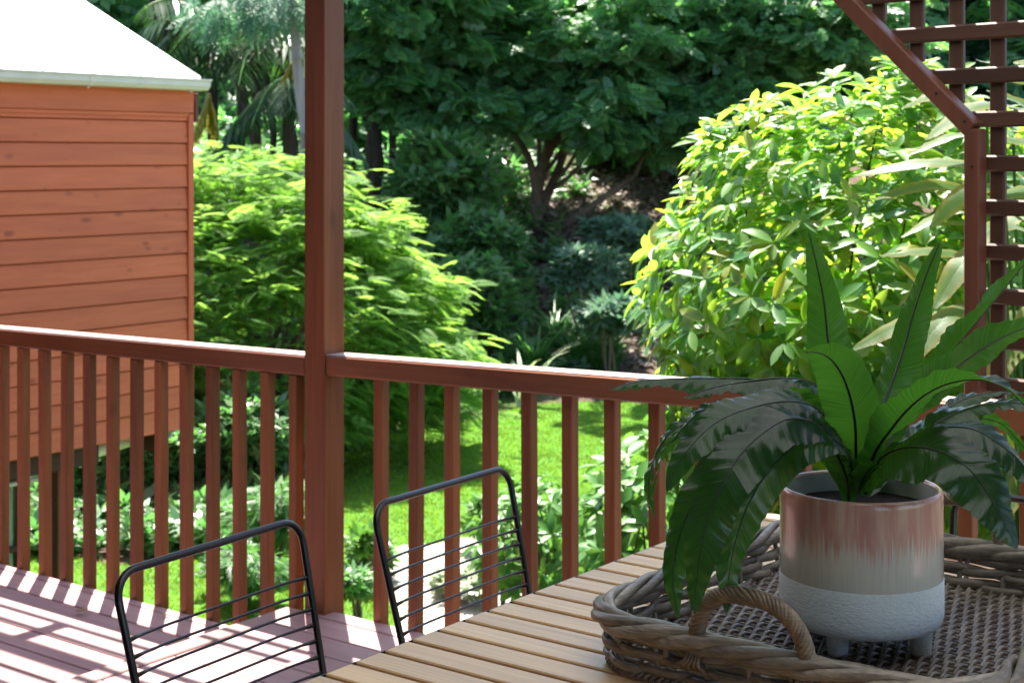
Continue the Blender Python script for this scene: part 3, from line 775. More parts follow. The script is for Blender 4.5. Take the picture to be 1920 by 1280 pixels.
# ================================================================== YELLOW-GREEN BUSH
def big_leaf_bush(name, label, cx, cy, rx, ry, D, rd, nros, mat, L=.13, W=.05, seed=2, nobj=300, base_x=None, keep=None, per=7):
    r_ = np.random.default_rng(seed)
    base = gp(base_x or cx, D, -2.0)
    t = thing(name, label, 'shrub', tuple(base))
    d = unit(r_.normal(size=(nros, 3)))
    rr = .55+.45*r_.random(nros)**.45
    lump = 1+.06*np.sin(d[:, 0]*8+1)+.06*np.sin(d[:, 2]*9)
    k = D/FPX; c = px(cx, cy, D)
    off = CR[None]*(d[:, 0]*rr*lump*rx*k)[:, None]+CU[None]*(d[:, 2]*rr*lump*ry*k)[:, None]+CF[None]*(d[:, 1]*rr*lump*rd)[:, None]
    Pn = c+off; On = unit(unit(off)+np.array([0, 0, .5]))
    P = np.repeat(Pn, per, 0); O = np.repeat(On, per, 0); n = len(P)
    tang = unit(np.cross(O, r_.normal(size=(n, 3))))
    lift = r_.uniform(-.1, .75, n)[:, None]
    X = unit(tang+O*lift); U = unit(O+r_.normal(0, .3, (n, 3))+np.array([0, 0, .4]))
    R = basis(X, U); s = r_.uniform(.6, 1.2, n)
    P = P+X*.01
    if keep is not None:
        ok = keep(P); P, R, s = P[ok], R[ok], s[ok]
    lv = [leaf_shape(L, W*q, .25, dr, 4) for q, dr in ((1, .15), (.85, .4), (1.1, .28), (.95, .05))]
    order = np.argsort(P @ CF); near = order[:nobj]; rest = order[nobj:]
    Lb = []
    for i in range(26):
        q = Pn[r_.integers(0, nros)]
        m = base+(q-base)*.45+r_.normal(0, .06, 3)
        Lb.append((base+r_.normal(0, .03, 3)*[1, 1, 0], m, .02, .013)); Lb.append((m, q, .013, .004))
    part('stem', join([limb(*l, .06, 5, 5) for l in Lb]), M['bark'], t, smooth=True)
    vs, fs, nn = [], [], 0
    kinds = r_.integers(0, 4, len(P))
    for q in range(4):
        sel = rest[kinds[rest] == q]
        V, F = scatter(lv[q][0], lv[q][1], P[sel], R[sel], s[sel]); vs.append(V); fs.append(F+nn); nn += len(V)
    part('foliage', (np.concatenate(vs), np.concatenate(fs)), mat, t, kind='stuff')
    mes = [mesh('leaf', l[0], l[1], mat, smooth=True, uv=l[2]) for l in lv]
    for i in near:
        o = link('leaf', mes[kinds[i]], t)
        o.matrix_local = Matrix.Translation(Vector(P[i]-np.array(base))) @ Matrix(R[i].tolist()).to_4x4() @ Matrix.Scale(float(s[i]), 4)
    return t
big_leaf_bush('broadleaf_bush', 'large yellow green broadleaf bush beyond the railing behind the fern', 1640, 610, 440, 470, 7.0, 1.15, 2200, M['magnolia'],
              keep=lambda P: (P[:, 1] > 4.45), L=.115, W=.043)
big_leaf_bush('broadleaf_bush', 'lower glossy bush seen through the right balusters', 1200, 1000, 125, 175, 9.2, .8, 180, M['shrub'], L=.13, W=.055, seed=5, nobj=160)
big_leaf_bush('broadleaf_bush', 'leafy bush with pale young leaves behind the second chair', 1010, 1010, 120, 110, 10.6, .6, 170, M['shrub'], L=.12, W=.05, seed=6, nobj=120)
big_leaf_bush('broadleaf_bush', 'dark green bush beyond the railing behind the pot', 1480, 980, 190, 200, 8.0, .8, 200, M['shrub'], L=.14, W=.05, seed=9, nobj=80, keep=lambda P: P[:, 1] > 4.4)
G = 'garden shrubs beside the gravel bed'
shrub('white flowering shrub on the gravel bed', 860, 1085, 70, 35, 12.4, 300, .08, M['white_leaf'], group=G, clump=.5)
shrub('small green shrub at the near edge of the lawn', 700, 1040, 45, 50, 12.9, 300, .11, M['shrub'], group=G, clump=.5)
shrub('low leafy shrub at the foot of the veranda post', 665, 1090, 40, 30, 11.6, 220, .09, M['under'], group=G)
shrub('pale flowering shrub at the right end of the gravel bed', 960, 1040, 45, 50, 12.0, 260, .10, M['white_leaf'], group=G)
shrub('green shrub between the gravel bed and the lawn', 920, 960, 45, 40, 13.6, 220, .11, M['shrub'], group=G)
shrub('light green feathery shrub left of the veranda post', 520, 960, 90, 70, 13.2, 700, .13, M['strap'], SPR_ACACIA, group=G, clump=.5)
shrub('lower feathery shrub behind the first chair', 470, 1060, 80, 50, 12.2, 500, .12, M['strap'], SPR_ACACIA, group=G, clump=.5)

# ================================================================== SHELL GINGER
def ginger_mat():
    m, t, new, ln = nodes('variegated_ginger_leaf')
    uv = new('ShaderNodeUVMap'); sp = new('ShaderNodeSeparateXYZ'); ln(uv.outputs[0], sp.inputs[0])
    r, g, oi = rnd(new, ln)
    ab = new('ShaderNodeMath'); ab.operation = 'SUBTRACT'; ab.inputs[1].default_value = .5; ln(sp.outputs['Y'], ab.inputs[0])
    a2 = new('ShaderNodeMath'); a2.operation = 'ABSOLUTE'; ln(ab.outputs[0], a2.inputs[0])
    sh = new('ShaderNodeMath'); sh.operation = 'MULTIPLY_ADD'; sh.inputs[1].default_value = .35; ln(a2.outputs[0], sh.inputs[0]); ln(sp.outputs['X'], sh.inputs[2])
    cb = new('ShaderNodeCombineXYZ'); ln(sh.outputs[0], cb.inputs[0]); ln(oi.outputs['Random'], cb.inputs[1])
    n = new('ShaderNodeTexNoise'); n.inputs['Scale'].default_value = 9; n.inputs['Detail'].default_value = 2; ln(cb.outputs[0], n.inputs['Vector'])
    ad = new('ShaderNodeMath'); ad.operation = 'MULTIPLY_ADD'; ad.inputs[1].default_value = .95; ln(a2.outputs[0], ad.inputs[0]); nm_ = new('ShaderNodeMath'); nm_.operation = 'MULTIPLY'; nm_.inputs[1].default_value = .4; ln(n.outputs[0], nm_.inputs[0]); ln(nm_.outputs[0], ad.inputs[2])
    rp = ramp(new, [(.34, (.065, .14, .025)), (.48, (.10, .16, .03)), (.58, (.17, .18, .03)), (.7, (.21, .18, .025))]); ln(ad.outputs[0], rp.inputs[0])
    rt = ramp(new, [(.34, (.22, .38, .04)), (.48, (.30, .42, .045)), (.58, (.44, .42, .05)), (.7, (.48, .40, .045))]); ln(ad.outputs[0], rt.inputs[0])
    d = new('ShaderNodeBsdfDiffuse'); ln(rp.outputs[0], d.inputs[0]); tr = new('ShaderNodeBsdfTranslucent'); ln(rt.outputs[0], tr.inputs[0])
    m1 = new('ShaderNodeMixShader'); m1.inputs[0].default_value = .6; ln(d.outputs[0], m1.inputs[1]); ln(tr.outputs[0], m1.inputs[2])
    gl = new('ShaderNodeBsdfGlossy'); gl.inputs['Roughness'].default_value = .4
    m2 = new('ShaderNodeMixShader'); ln(schlick(new, ln, .04, .45), m2.inputs[0]); ln(m1.outputs[0], m2.inputs[1]); ln(gl.outputs[0], m2.inputs[2])
    wv = new('ShaderNodeTexWave'); wv.inputs['Scale'].default_value = 14; ln(cb.outputs[0], wv.inputs['Vector'])
    bp = new('ShaderNodeBump'); bp.inputs['Strength'].default_value = .25; bp.inputs['Distance'].default_value = .004; ln(wv.outputs[0], bp.inputs['Height'])
    for q in (d, tr, gl): ln(bp.outputs[0], q.inputs['Normal'])
    o = new('ShaderNodeOutputMaterial'); ln(m2.outputs[0], o.inputs[0])
    return m
M['ginger'] = ginger_mat()
def ribbon(P, W, n, fold, nu=30, nv=8, wave=0.0, wl=.03, prof=None, edge=0.0, seed=0, und=0.0):
    """leaf surface along path P (k,3); n: (k,3) top-side normal hints; returns V,F,UV,midpath,normals"""
    r_ = np.random.default_rng(seed)
    k = len(P)
    C = smooth_path(P, nu); Nn = np.stack([np.interp(np.linspace(0, k-1, nu), np.arange(k), np.asarray(n, float)[:, a]) for a in range(3)], 1)
    T = unit(np.gradient(C, axis=0)); Nn = unit(Nn-T*np.sum(Nn*T, 1)[:, None]); S = np.cross(T, Nn)
    seg = np.linalg.norm(np.diff(C, axis=0), axis=1); s = np.concatenate([[0], np.cumsum(seg)]); t = s/s[-1]
    wv = W*(prof(t) if prof else np.sin(np.pi*np.clip(t*.93+.05, 0, 1))**.75)
    vv = np.linspace(-1, 1, nv+1)
    f = math.radians(fold)
    ph = r_.uniform(0, 6.28, 4)
    V = np.zeros((nu, nv+1, 3)); UV = np.zeros((nu, nv+1, 2))
    for j, v in enumerate(vv):
        a = abs(v); sg = 0 if v < 0 else 1
        sl = s-a*wv*.7
        irr = 1+.35*np.sin(s*31+ph[2+sg])
        d = wave*a**.9*np.sin(2*math.pi*sl/wl+ph[sg]+.8*np.sin(s*23+ph[sg]))*irr*np.clip(wv/W*2, 0, 1)
        d = d+und*a*np.sin(2*math.pi*s/.13+ph[2+sg])*np.clip(wv/W*2-.3, 0, 1)
        e = 1+edge*a**3*np.sin(2*math.pi*s/wl*.8+ph[sg]+1)*irr
        fo = f*(.6+.4*a)
        V[:, j] = C+S*(v*wv*math.cos(fo)*e)[:, None]-Nn*(a*wv*math.sin(fo)-d)[:, None]
        UV[:, j, 0] = s; UV[:, j, 1] = (v+1)/2
    i = (np.arange(nu-1)[:, None]*(nv+1)+np.arange(nv)[None]).ravel()
    F = np.stack([i, i+nv+1, i+nv+2, i+1], 1)[:, ::-1].copy()
    return V.reshape(-1, 3), F, UV.reshape(-1, 2), C, Nn, wv
def ginger():
    base = gp(1960, 5.6, -2.0)
    t = thing('ginger_plant', 'variegated yellow and green shell ginger with long leaves behind the trellis', 'plant', tuple(base))
    pairs = [((1870, 312), (1602, 330), 27, 5.3), ((1860, 372), (1640, 374), 20, 5.35), ((1930, 205), (1735, 262), 26, 5.5), ((1850, 492), (1650, 480), 18, 5.5),
             ((1850, 196), (1692, 203), 16, 5.7), ((1870, 470), (1752, 578), 30, 5.2), ((1790, 590), (1598, 655), 26, 5.6), ((1880, 350), (1745, 425), 25, 5.25),
             ((1850, 570), (1690, 700), 28, 5.5), ((2000, 260), (1850, 170), 26, 5.6), ((2000, 330), (1860, 262), 26, 5.4), ((2010, 420), (1868, 372), 26, 5.5),
             ((2010, 520), (1864, 462), 26, 5.4), ((2000, 640), (1866, 600), 28, 5.5), ((1990, 560), (1880, 690), 26, 5.3), ((1960, 180), (1830, 112), 22, 5.9),
             ((1900, 265), (1700, 292), 20, 5.8), ((1880, 420), (1690, 445), 20, 5.9), ((1900, 520), (1740, 540), 20, 5.9), ((1840, 640), (1720, 760), 24, 5.5),
             ((1930, 650), (1830, 790), 26, 5.4), ((1960, 760), (1850, 880), 26, 5.4), ((1900, 800), (1780, 930), 24, 5.6), ((1980, 850), (1880, 980), 26, 5.5),
             ((2030, 150), (1900, 118), 26, 5.5), ((1920, 600), (1780, 630), 22, 5.8)]
    for q in range(16):
        x = rng.uniform(1930, 2150); y = rng.uniform(80, 980)
        pairs.append(((x, y), (x-rng.uniform(110, 190), y+rng.uniform(-70, 90)), rng.uniform(22, 30), rng.uniform(5.5, 6.4)))
    stems = []
    for i, (a, b, wd, D) in enumerate(pairs):
        D1 = D-.12*((i % 3)-1)
        p0 = px(*a, D+.1); p2 = px(*b, D1); m = (p0+p2)/2+np.array([0, 0, .03+.02*(i % 3)])
        W = wd*.82*D/FPX
        nh = camdir(rng.normal(0, .25), .9, rng.uniform(.1, .75))
        V, F, UV, C, Nn, wv = ribbon(np.stack([p0, m, p2]), W, np.stack([nh]*3), rng.uniform(-10, 6), nu=16, nv=4, wave=.003, wl=.09, seed=i)
        part('leaf', (V, F), M['ginger'], t, smooth=True, uv=UV)
        stems.append(tube(smooth_path([base+rng.normal(0, .12, 3)*[1, 1, 0], (base+p0)/2+rng.normal(0, .05, 3), p0], 8), np.linspace(.012, .006, 8), 5))
    part('stem', join(stems), M['strap'], t, smooth=True)
ginger()

# ================================================================== WEATHERBOARD HOUSE
HX = -8.126; HY1 = 7.09; HY0 = -2.0
def house():
    t = thing('weatherboard_house', 'orange weatherboard house on stumps with a white roof, left of the railing', 'house', (HX, HY1, -2.0))
    W0 = HX-5.0
    part('wall', box2((W0, HY0, -.22), (HX-.026, HY1-.03, 2.02), .002), M['board_z'], t)
    # boards on the visible side, each one lapped over the one below
    th = math.radians(4.5); z = -.255
    zs = [-.255+.1515*i for i in range(15)]
    for i, z in enumerate(zs):
        h = .1432 if i < 14 else .09
        c = np.array([HX-.010, (HY0+HY1-.035)/2, z+h/2])
        Mx = np.array([[math.cos(th), 0, math.sin(-th)], [0, 1, 0], [math.sin(th), 0, math.cos(th)]])
        part('weatherboard', cbox(c, (.020, HY1-.035-HY0, h), .0025, Mx), M['board'], t)
    part('corner_board', box2((HX-.03, HY1-.036, -.26), (HX+.016, HY1+.012, 1.915), .003), M['board_z'], t)
    part('trim_strip', box2((HX-.02, HY0, 1.893), (HX+.012, HY1-.038, 1.918), .003), M['board'], t)
    part('fascia', box2((HX-.02, HY0, 1.921), (HX+.022, HY1+.005, 2.11), .003), M['board'], t)
    # roof: skillion side of a gable, 25 degrees, corrugated sheets
    s25 = math.tan(math.radians(25.4)); xe = HX+.12; n = 220
    ys = np.linspace(HY0-.2, HY1-.1+.07, n); V = []
    for y in ys:
        dz = .009*math.sin(2*math.pi*y/.076)
        for q in (0.0, 3.0):
            V.append([xe-q, y, 2.150+q*s25+dz])
    for y in ys:
        dz = .009*math.sin(2*math.pi*y/.076)
        for q in (0.0, 3.0): V.append([xe-q, y, 2.146+q*s25+dz-.004])
    F = [[2*i, 2*i+1, 2*i+3, 2*i+2][::-1] for i in range(n-1)]+[[2*n+2*i, 2*n+2*i+1, 2*n+2*i+3, 2*n+2*i+2] for i in range(n-1)]
    part('roof_sheet', (V, F), M['roof'], t, smooth=True)
    y1 = HY1-.03
    part('barge_capping', beam((xe-.01, y1, 2.152), (xe-3.0, y1, 2.152+2.99*s25), .04, .03, .004, side=(0, 1, 0)), M['roof'], t)
    part('far_roof', beam((xe-3.0, 2.5, 2.1+3*s25), (xe-6.0, 2.5, 2.1), 9.2, .03, .004, side=(0, 1, 0)), M['roof'], t)
    # quad gutter swept along the eave
    pr = np.array([[0, 0], [.095, .004], [.118, .030], [.122, .062], [.134, .068], [.134, .078], [.116, .078], [.112, .036], [.09, .012], [0.004, .010], [.004, .075], [0, .075]])
    def gut(y0, y1, sc=1.0):
        V = []; k = len(pr)
        for y in (y0, y1):
            for a, b in pr: V.append([HX+.024+a*sc, y, 2.072+b*sc])
        F = [[i, (i+1) % k, k+(i+1) % k, k+i] for i in range(k)]+[list(range(k))[::-1], list(range(k, 2*k))]
        return V, F
    g = part('gutter', gut(HY0, HY1+.045), M['cream'], t)
    part('joint_strap', gut(6.13, 6.16, 1.03), M['cream'], g); part('end_cap', gut(HY1+.046, HY1+.049, 1.02), M['cream'], g)
    for y in (6.145, 7.0): part('bracket', box2((HX+.09, y-.008, 2.058), (HX+.108, y+.008, 2.071), .003), M['cream'], g)
    part('verge_end', box2((HX-.06, HY1+.02, 1.86), (HX+.02, HY1+.05, 2.06), .003), M['post'], t)
    # underfloor
    part('floor_bearer', box2((HX-.30, HY0, -.42), (HX-.18, 6.45, -.24), .004), M['dark_wood'], t)
    part('floor_joist', box2((HX-3, HY1-.25, -.40), (HX-.08, HY1-.14, -.262), .004), M['dark_wood'], t)
    for y in (6.18, 3.0):
        part('stump', box2((HX-.30, y-.06, -2.05), (HX-.18, y+.06, -.42), .005), M['post'], t)
    part('stump', box2((HX-2.6, 6.9, -2.05), (HX-2.48, 7.0, -.40), .005), M['dark_wood'], t)
    part('drain_pipe', tube([(HX-.32, 6.30, -.40), (HX-.32, 6.9, -.33)], .042, 12), M['cream'], t, smooth=True)
    part('pipe_elbow', tube(smooth_path([(HX-.30, 4.6, -.47), (HX-.28, 6.1, -.47), (HX-.28, 6.24, -.45), (HX-.28, 6.27, -.36)], 12), .016, 8), M['cream'], t, smooth=True)
    return t
house()
def screen():
    x = HX-.62; t = thing('garden_screen', 'pale green sheet screen with dark rails under the house', 'screen', (x, 5.4, -2.0))
    for i in range(5):
        y0 = 4.0+.42*i
        part('sheet', box2((x-.004, y0, -1.95), (x+.004, y0+.405, -.55), .001), M['glass_green'], t)
    for z in (-.53, -.98, -1.28, -1.9):
        part('rail', box2((x+.005, 3.95, z-.02), (x+.04, 6.15, z+.02), .003), M['dark_wood'], t)
    part('upright', box2((x-.02, 6.10, -2.02), (x+.03, 6.15, -.5), .003), M['black'], t)
screen()

# ================================================================== DECKS
Z1 = -.127
deck = solo('deck', box2((-3.86, -2.5, -.21), (2.6, 3.90, -.045), .002), M['dark_wood'], kind='structure', label='upper mauve painted timber deck')
low = solo('lower_deck', box2((-8.0+.4, -2.5, -.33), (-3.965, 3.86, -.17), .002), M['dark_wood'], kind='structure', label='lower mauve painted timber deck, one step down')
y = 3.965-.008
ys = [3.595+.1455*k for k in range(-41, 3)]
for a in ys:
    y0, y1 = a+.0025, min(a+.143, 3.965)
    if y1-y0 < .02: continue
    part('deck_board', box2((-3.868, y0, -.03), (2.6, y1, 0.0+rng.normal(0, .0006)), .003), M['deck'], deck)
ys = [3.285+.1447*k for k in range(-39, 5)]
for a in ys:
    y0, y1 = a+.003, min(a+.1417, 3.912)
    if y1-y0 < .02: continue
    part('deck_board', box2((-7.6, y0, Z1-.03), (-3.962, y1, Z1+rng.normal(0, .0006)), .003), M['deck'], low)
part('edge_trim', box2((-3.955, -2.5, -.125), (-3.874, 3.90, .004), .004), M['deck_edge'], deck)
part('edge_fascia', box2((-3.84, 3.905, -.24), (2.6, 3.93, -.035), .003), M['post'], deck)
part('edge_fascia', box2((-7.6, 3.865, -.36), (-3.97, 3.89, -.165), .003), M['post'], low)
for x in (-3.7, -1.2, 1.3, -6.2):
    part('deck_stump', box2((x-.06, 3.70, -2.05), (x+.06, 3.82, -.22 if x > -3.9 else -.34), .005), M['post'], deck if x > -3.9 else low)

# ================================================================== POST AND RAILINGS
pt = thing('veranda_post', 'tall red brown timber post where the two railings meet', 'post', (-3.825, 3.96, Z1))
part('shaft', box2((-3.878, 3.908, -.26), (-3.779, 4.014, 2.62), .004), M['post'], pt)
def rail_z(x):
    if x < -3.8: return .882+(x+5.715)*(.911-.882)/(5.715-3.883)
    return .921+(x+3.769)*(.953-.921)/(3.769-2.482)
def railing(label, x0, x1, xs, yb, zb, base, hgt):
    t = thing('railing', label, 'railing', base)
    z0, z1 = rail_z(x0), rail_z(x1)
    p0 = (x0, 3.957, z0-.036); p1 = (x1, 3.957, z1-.036)
    part('top_rail', beam(p0, p1, .088, .072, .006, side=(0, -1, 0)), M['rail'], t)
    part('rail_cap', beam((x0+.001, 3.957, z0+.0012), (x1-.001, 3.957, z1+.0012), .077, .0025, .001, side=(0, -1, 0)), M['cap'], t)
    me = {}
    for i, x in enumerate(xs):
        top = rail_z(x)-.0735
        b = part('baluster', cbox((x, yb+.021+rng.normal(0, .0008), (zb+top)/2), (.0405, .041, top-zb), .003,
                 Matrix.Rotation(float(rng.normal(0, .004)), 3, 'Y') @ Matrix.Rotation(float(rng.normal(0, .012)), 3, 'Z')), M['baluster'], t)
    part('bottom_batten', box2((x0, yb+.046, zb+.02), (x1, yb+.066, zb+.09), .003), M['rail'], t)
    return t
railing('red brown timber railing on the lower deck, left of the post', -7.6, -3.8785, [-3.945-.1483*i for i in range(25)], 3.916, -.30, (-5.5, 3.957, Z1), 1)
railing('red brown timber railing on the upper deck, right of the post', -3.7785, 1.6, [-3.576+.1615*i for i in range(32)], 3.962, -.18, (-2.6, 3.957, 0), 1)

# ================================================================== TRELLIS
def trellis():
    ox, oy = -1.416, 3.885; ang = math.radians(-8)
    t = thing('trellis', 'brown lattice trellis with a diagonal brace above the right railing', 'trellis', (ox, oy, .99), rotz=ang)
    O = np.array([ox, oy, .99]); ORG[t.name] = O
    x1 = 1.3
    def dx(z): return ox-.005-(z-1.70)*1.03 if z > 1.70 else ox-.0
    part('upright', box2((ox-.022, oy-.03, .995), (ox+.022, oy+.014, 1.698), .004), M['trellis_frame'], t)
    part('brace', beam((ox-.002, oy-.008, 1.694), (ox-1.02, oy-.008, 2.66), .044, .046, .004, side=(0, -1, 0)), M['trellis_frame'], t)
    z = 1.032
    for i in range(15):
        z = 1.036+.1146*i
        xs = dx(z)+(.012 if z < 1.7 else -.004)
        part('slat', box2((xs, oy+.016, z-.021), (x1, oy+.036, z+.021), .0065), M['trellis_x'], t)
    for k in range(-8, 21):
        x = ox+.036+.1175*k
        if k < 0: zb = 1.70+(ox-x)/1.03-.012
        else: zb = .995
        if zb > 2.6: continue
        part('batten', box2((x-.021, oy+.037, zb), (x+.021, oy+.056, 2.66), .004), M['trellis_z'], t)
    for (x, z) in [(-.11, 1.78), (-.03, 1.705)]:
        part('screw', cbox((ox+x+.012, oy-.0325, z+.012), (.007, .003, .007), .001), M['black'], t)
    part('screw', cbox((ox+.003, oy-.031, 1.60), (.006, .003, .006), .001), M['black'], t)
trellis()

# ================================================================== ROOF OVER THE VERANDA (unseen, added with wall and pergola to shape the light)
solo('added_back_wall', box2((-9.5, -2.75, -2.0), (4.0, -2.62, 2.75), .004), M['added_back_wall'], kind='structure', label='unseen wall added behind the veranda to hold back light')  # unseen, put in to hold back light from behind the camera
def sheet(x0, x1, y0, y1, z0, z1): return box2((x0, y0, min(z0, z1)), (x1, y1, min(z0, z1)+.03), .002)
rf = solo('unseen_roof', join([sheet(-4.30, -2.4, -2.6, 3.90, 2.62, 2.62), sheet(-2.4, .3, -2.6, 1.3, 2.62, 2.62), sheet(.3, 3.5, -2.6, 3.9, 2.62, 2.62),  # unseen; outline shaped to keep table and deck in shade
                                sheet(-9.4, -4.305, -2.6, 2.55, 2.62, 2.62), sheet(-4.30, -2.35, 3.905, 4.385, 2.61, 2.61)]), M['ceiling'], kind='structure', label='unseen veranda roof added to shade the table and deck')
solo('added_light_sheet', ([(-2.4, 1.3, 2.63), (.3, 1.3, 2.63), (.3, 3.9, 2.63), (-2.4, 3.9, 2.63)], [[0, 1, 2, 3]]), M['opal'], kind='structure', label='added opal sheet above the table that brightens its top')  # no such panel known; added to light the table top
solo('unseen_rafters', join([box2((x-.02, -2.6, 2.50), (x+.02, 3.88, 2.60), .003) for x in (-4.26, -3.1, -1.9, -.7, .5, 1.7, 2.9)]+[box2((-4.3, 3.80, 2.40), (3.5, 3.86, 2.495), .003)]), M['trellis_x'], kind='structure', label='rafters under the unseen added veranda roof')
bt = []  # unseen battens placed so their shadows stripe the lower deck
for Ys in [3.550, 3.452]+[3.14-.1*k for k in range(14)]:
    Yb = Ys+.295*(2.5-Z1)
    bt.append(box2((-7.9, Yb-.0135, 2.50), (-4.302, Yb+.0135, 2.53), .002))
Yb = 3.295+.295*(2.5-Z1); bt.append(box2((-7.9, Yb-.062, 2.50), (-5.08, Yb+.062, 2.53), .002))
for Xs in (-4.757, -5.85, -6.9):
    Xb = Xs-.31*(2.62-Z1); bt.append(box2((Xb-.033, 2.0, 2.535), (Xb+.033, 4.34, 2.60), .002))
solo('unseen_battens', join(bt), M['trellis_x'], kind='structure', label='unseen battened pergola added to stripe the lower deck with shadow')

# ================================================================== TABLE
TX0, TX1, TY0, TY1, TZ = -1.836, -.79, .82, 3.43, .74
def table():
    t = thing('slat_table', 'outdoor dining table with pale teak slats and black steel edge', 'table', ((TX0+TX1)/2, (TY0+TY1)/2, 0))
    k0 = 1.892
    y = k0-.0763*14
    for i in range(34):
        a = y+.0763*i
        if a+.0675 > TY1: break
        part('slat', box2((TX0+.003, a+.006, TZ-.02), (TX1-.003, a+.0708, TZ+rng.normal(0, .0003)), .0025), M['teak'], t)
    part('frame', join([box2((TX0-.003, TY0, TZ-.045), (TX0, TY1, TZ-.003), .001), box2((TX1, TY0, TZ-.045), (TX1+.003, TY1, TZ-.003), .001),
                        box2((TX0, TY1-.003, TZ-.045), (TX1, TY1, TZ-.003), .001), box2((TX0, TY0, TZ-.045), (TX1, TY0+.003, TZ-.003), .001),
                        box2((TX0+.01, TY0+.01, TZ-.05), (TX0+.05, TY1-.01, TZ-.0215), .002), box2((TX1-.05, TY0+.01, TZ-.05), (TX1-.01, TY1-.01, TZ-.0215), .002),
                        box2(((TX0+TX1)/2-.02, TY0+.01, TZ-.05), ((TX0+TX1)/2+.02, TY1-.01, TZ-.0215), .002)]), M['black'], t)
    for x in (TX0+.08, TX1-.08):
        for yy in (TY0+.1, TY1-.1):
            part('leg', box2((x-.025, yy-.025, .001), (x+.025, yy+.025, TZ-.051), .003), M['black'], t)
table()

# ================================================================== WIRE CHAIRS
def chair(name, label, loc, rotz):
    """local: back towards -x, seat towards +x, width along y"""
    t = thing(name, label, 'chair', loc, 'black wire chairs round the table', rotz)
    ORG[t.name] = np.zeros(3)
    hw = .270
    def bp(u, v):     # point on the back: u across -1..1, v height 0..1 (z .44...82)
        z = .43+.397*v; return np.array([-.235-.10*v-.012*(1-u*u)*0, u*(hw-.02*(1-v)), z])
    # back hoop
    c = .055; P = [bp(-1, 0)]; P += [bp(-1, q) for q in (.3, .6, .84)]
    L = bp(-1, 1); R = bp(1, 1); dn = unit(bp(-1, .9)-bp(-1, 1)); dr_ = unit(bp(1, .9)-bp(1, 1)); ac = np.array([0, 1., 0])
    for a in np.linspace(0, math.pi/2, 7): P.append(L+dn*c*(1-math.sin(a))+ac*c*(1-math.cos(a)))
    for q in np.linspace(0.2, .8, 5): P.append(L*(1-q)+R*q)
    for a in np.linspace(math.pi/2, 0, 7): P.append(R+dr_*c*(1-math.sin(a))-ac*c*(1-math.cos(a)))
    P += [bp(1, q) for q in (.84, .6, .3)]+[bp(1, 0)]
    part('back_frame', tube(even(P, 96), .0082, 12), M['black'], t, smooth=True)
    for i in range(9):
        v = .69-.083*i
        q = np.linspace(-1, 1, 13)
        Pr = np.array([bp(u, v)+np.array([-.016*(1-u**4), 0, -.002*(1-u**2)]) for u in q])
        rr = np.full(13, .0030); rr[0] = rr[-1] = .0058; rr[1] = rr[-2] = .0033
        part('back_rod', tube(Pr, rr, 7), M['black'], t, smooth=True)
    s = [(-.235, -.225), (.20, -.235), (.235, -.20), (.235, .20), (.20, .235), (-.235, .225)]
    part('seat_frame', tube(np.array([(a, b, .44) for a, b in s]), .008, 10, closed=True), M['black'], t, smooth=True)
    for i in range(13):
        x = -.20+.034*i
        part('seat_rod', tube(smooth_path([(x, -.235, .44), (x, 0, .425), (x, .235, .44)], 8), .003, 6), M['black'], t, smooth=True)
    for sx, sy in ((-1, -1), (-1, 1), (1, -1), (1, 1)):
        part('leg', tube([(sx*.21, sy*.22, .44), (sx*.255, sy*.245, .004)], .008, 10), M['black'], t, smooth=True)
    return t
def copy_tree(o, name, label, loc, rotz):
    c = o.copy(); COL.objects.link(c); c.name = name; c.location = loc; c.rotation_euler = (0, 0, rotz); c['label'] = label
    for ch in o.children:
        d = ch.copy(); COL.objects.link(d); d.parent = c
    return c
c1 = chair('wire_chair', 'black wire chair at the table edge nearest the camera, in front of the left railing', (-2.05, 2.162, 0), math.radians(4))
copy_tree(c1, 'wire_chair', 'black wire chair by the table in front of the lawn, right of the post', (-2.03, 2.874, 0), math.radians(2))
copy_tree(c1, 'wire_chair', 'black wire chair mostly hidden behind the pot and drooping fern leaf', (-1.085, 3.215, 0), math.radians(-91))

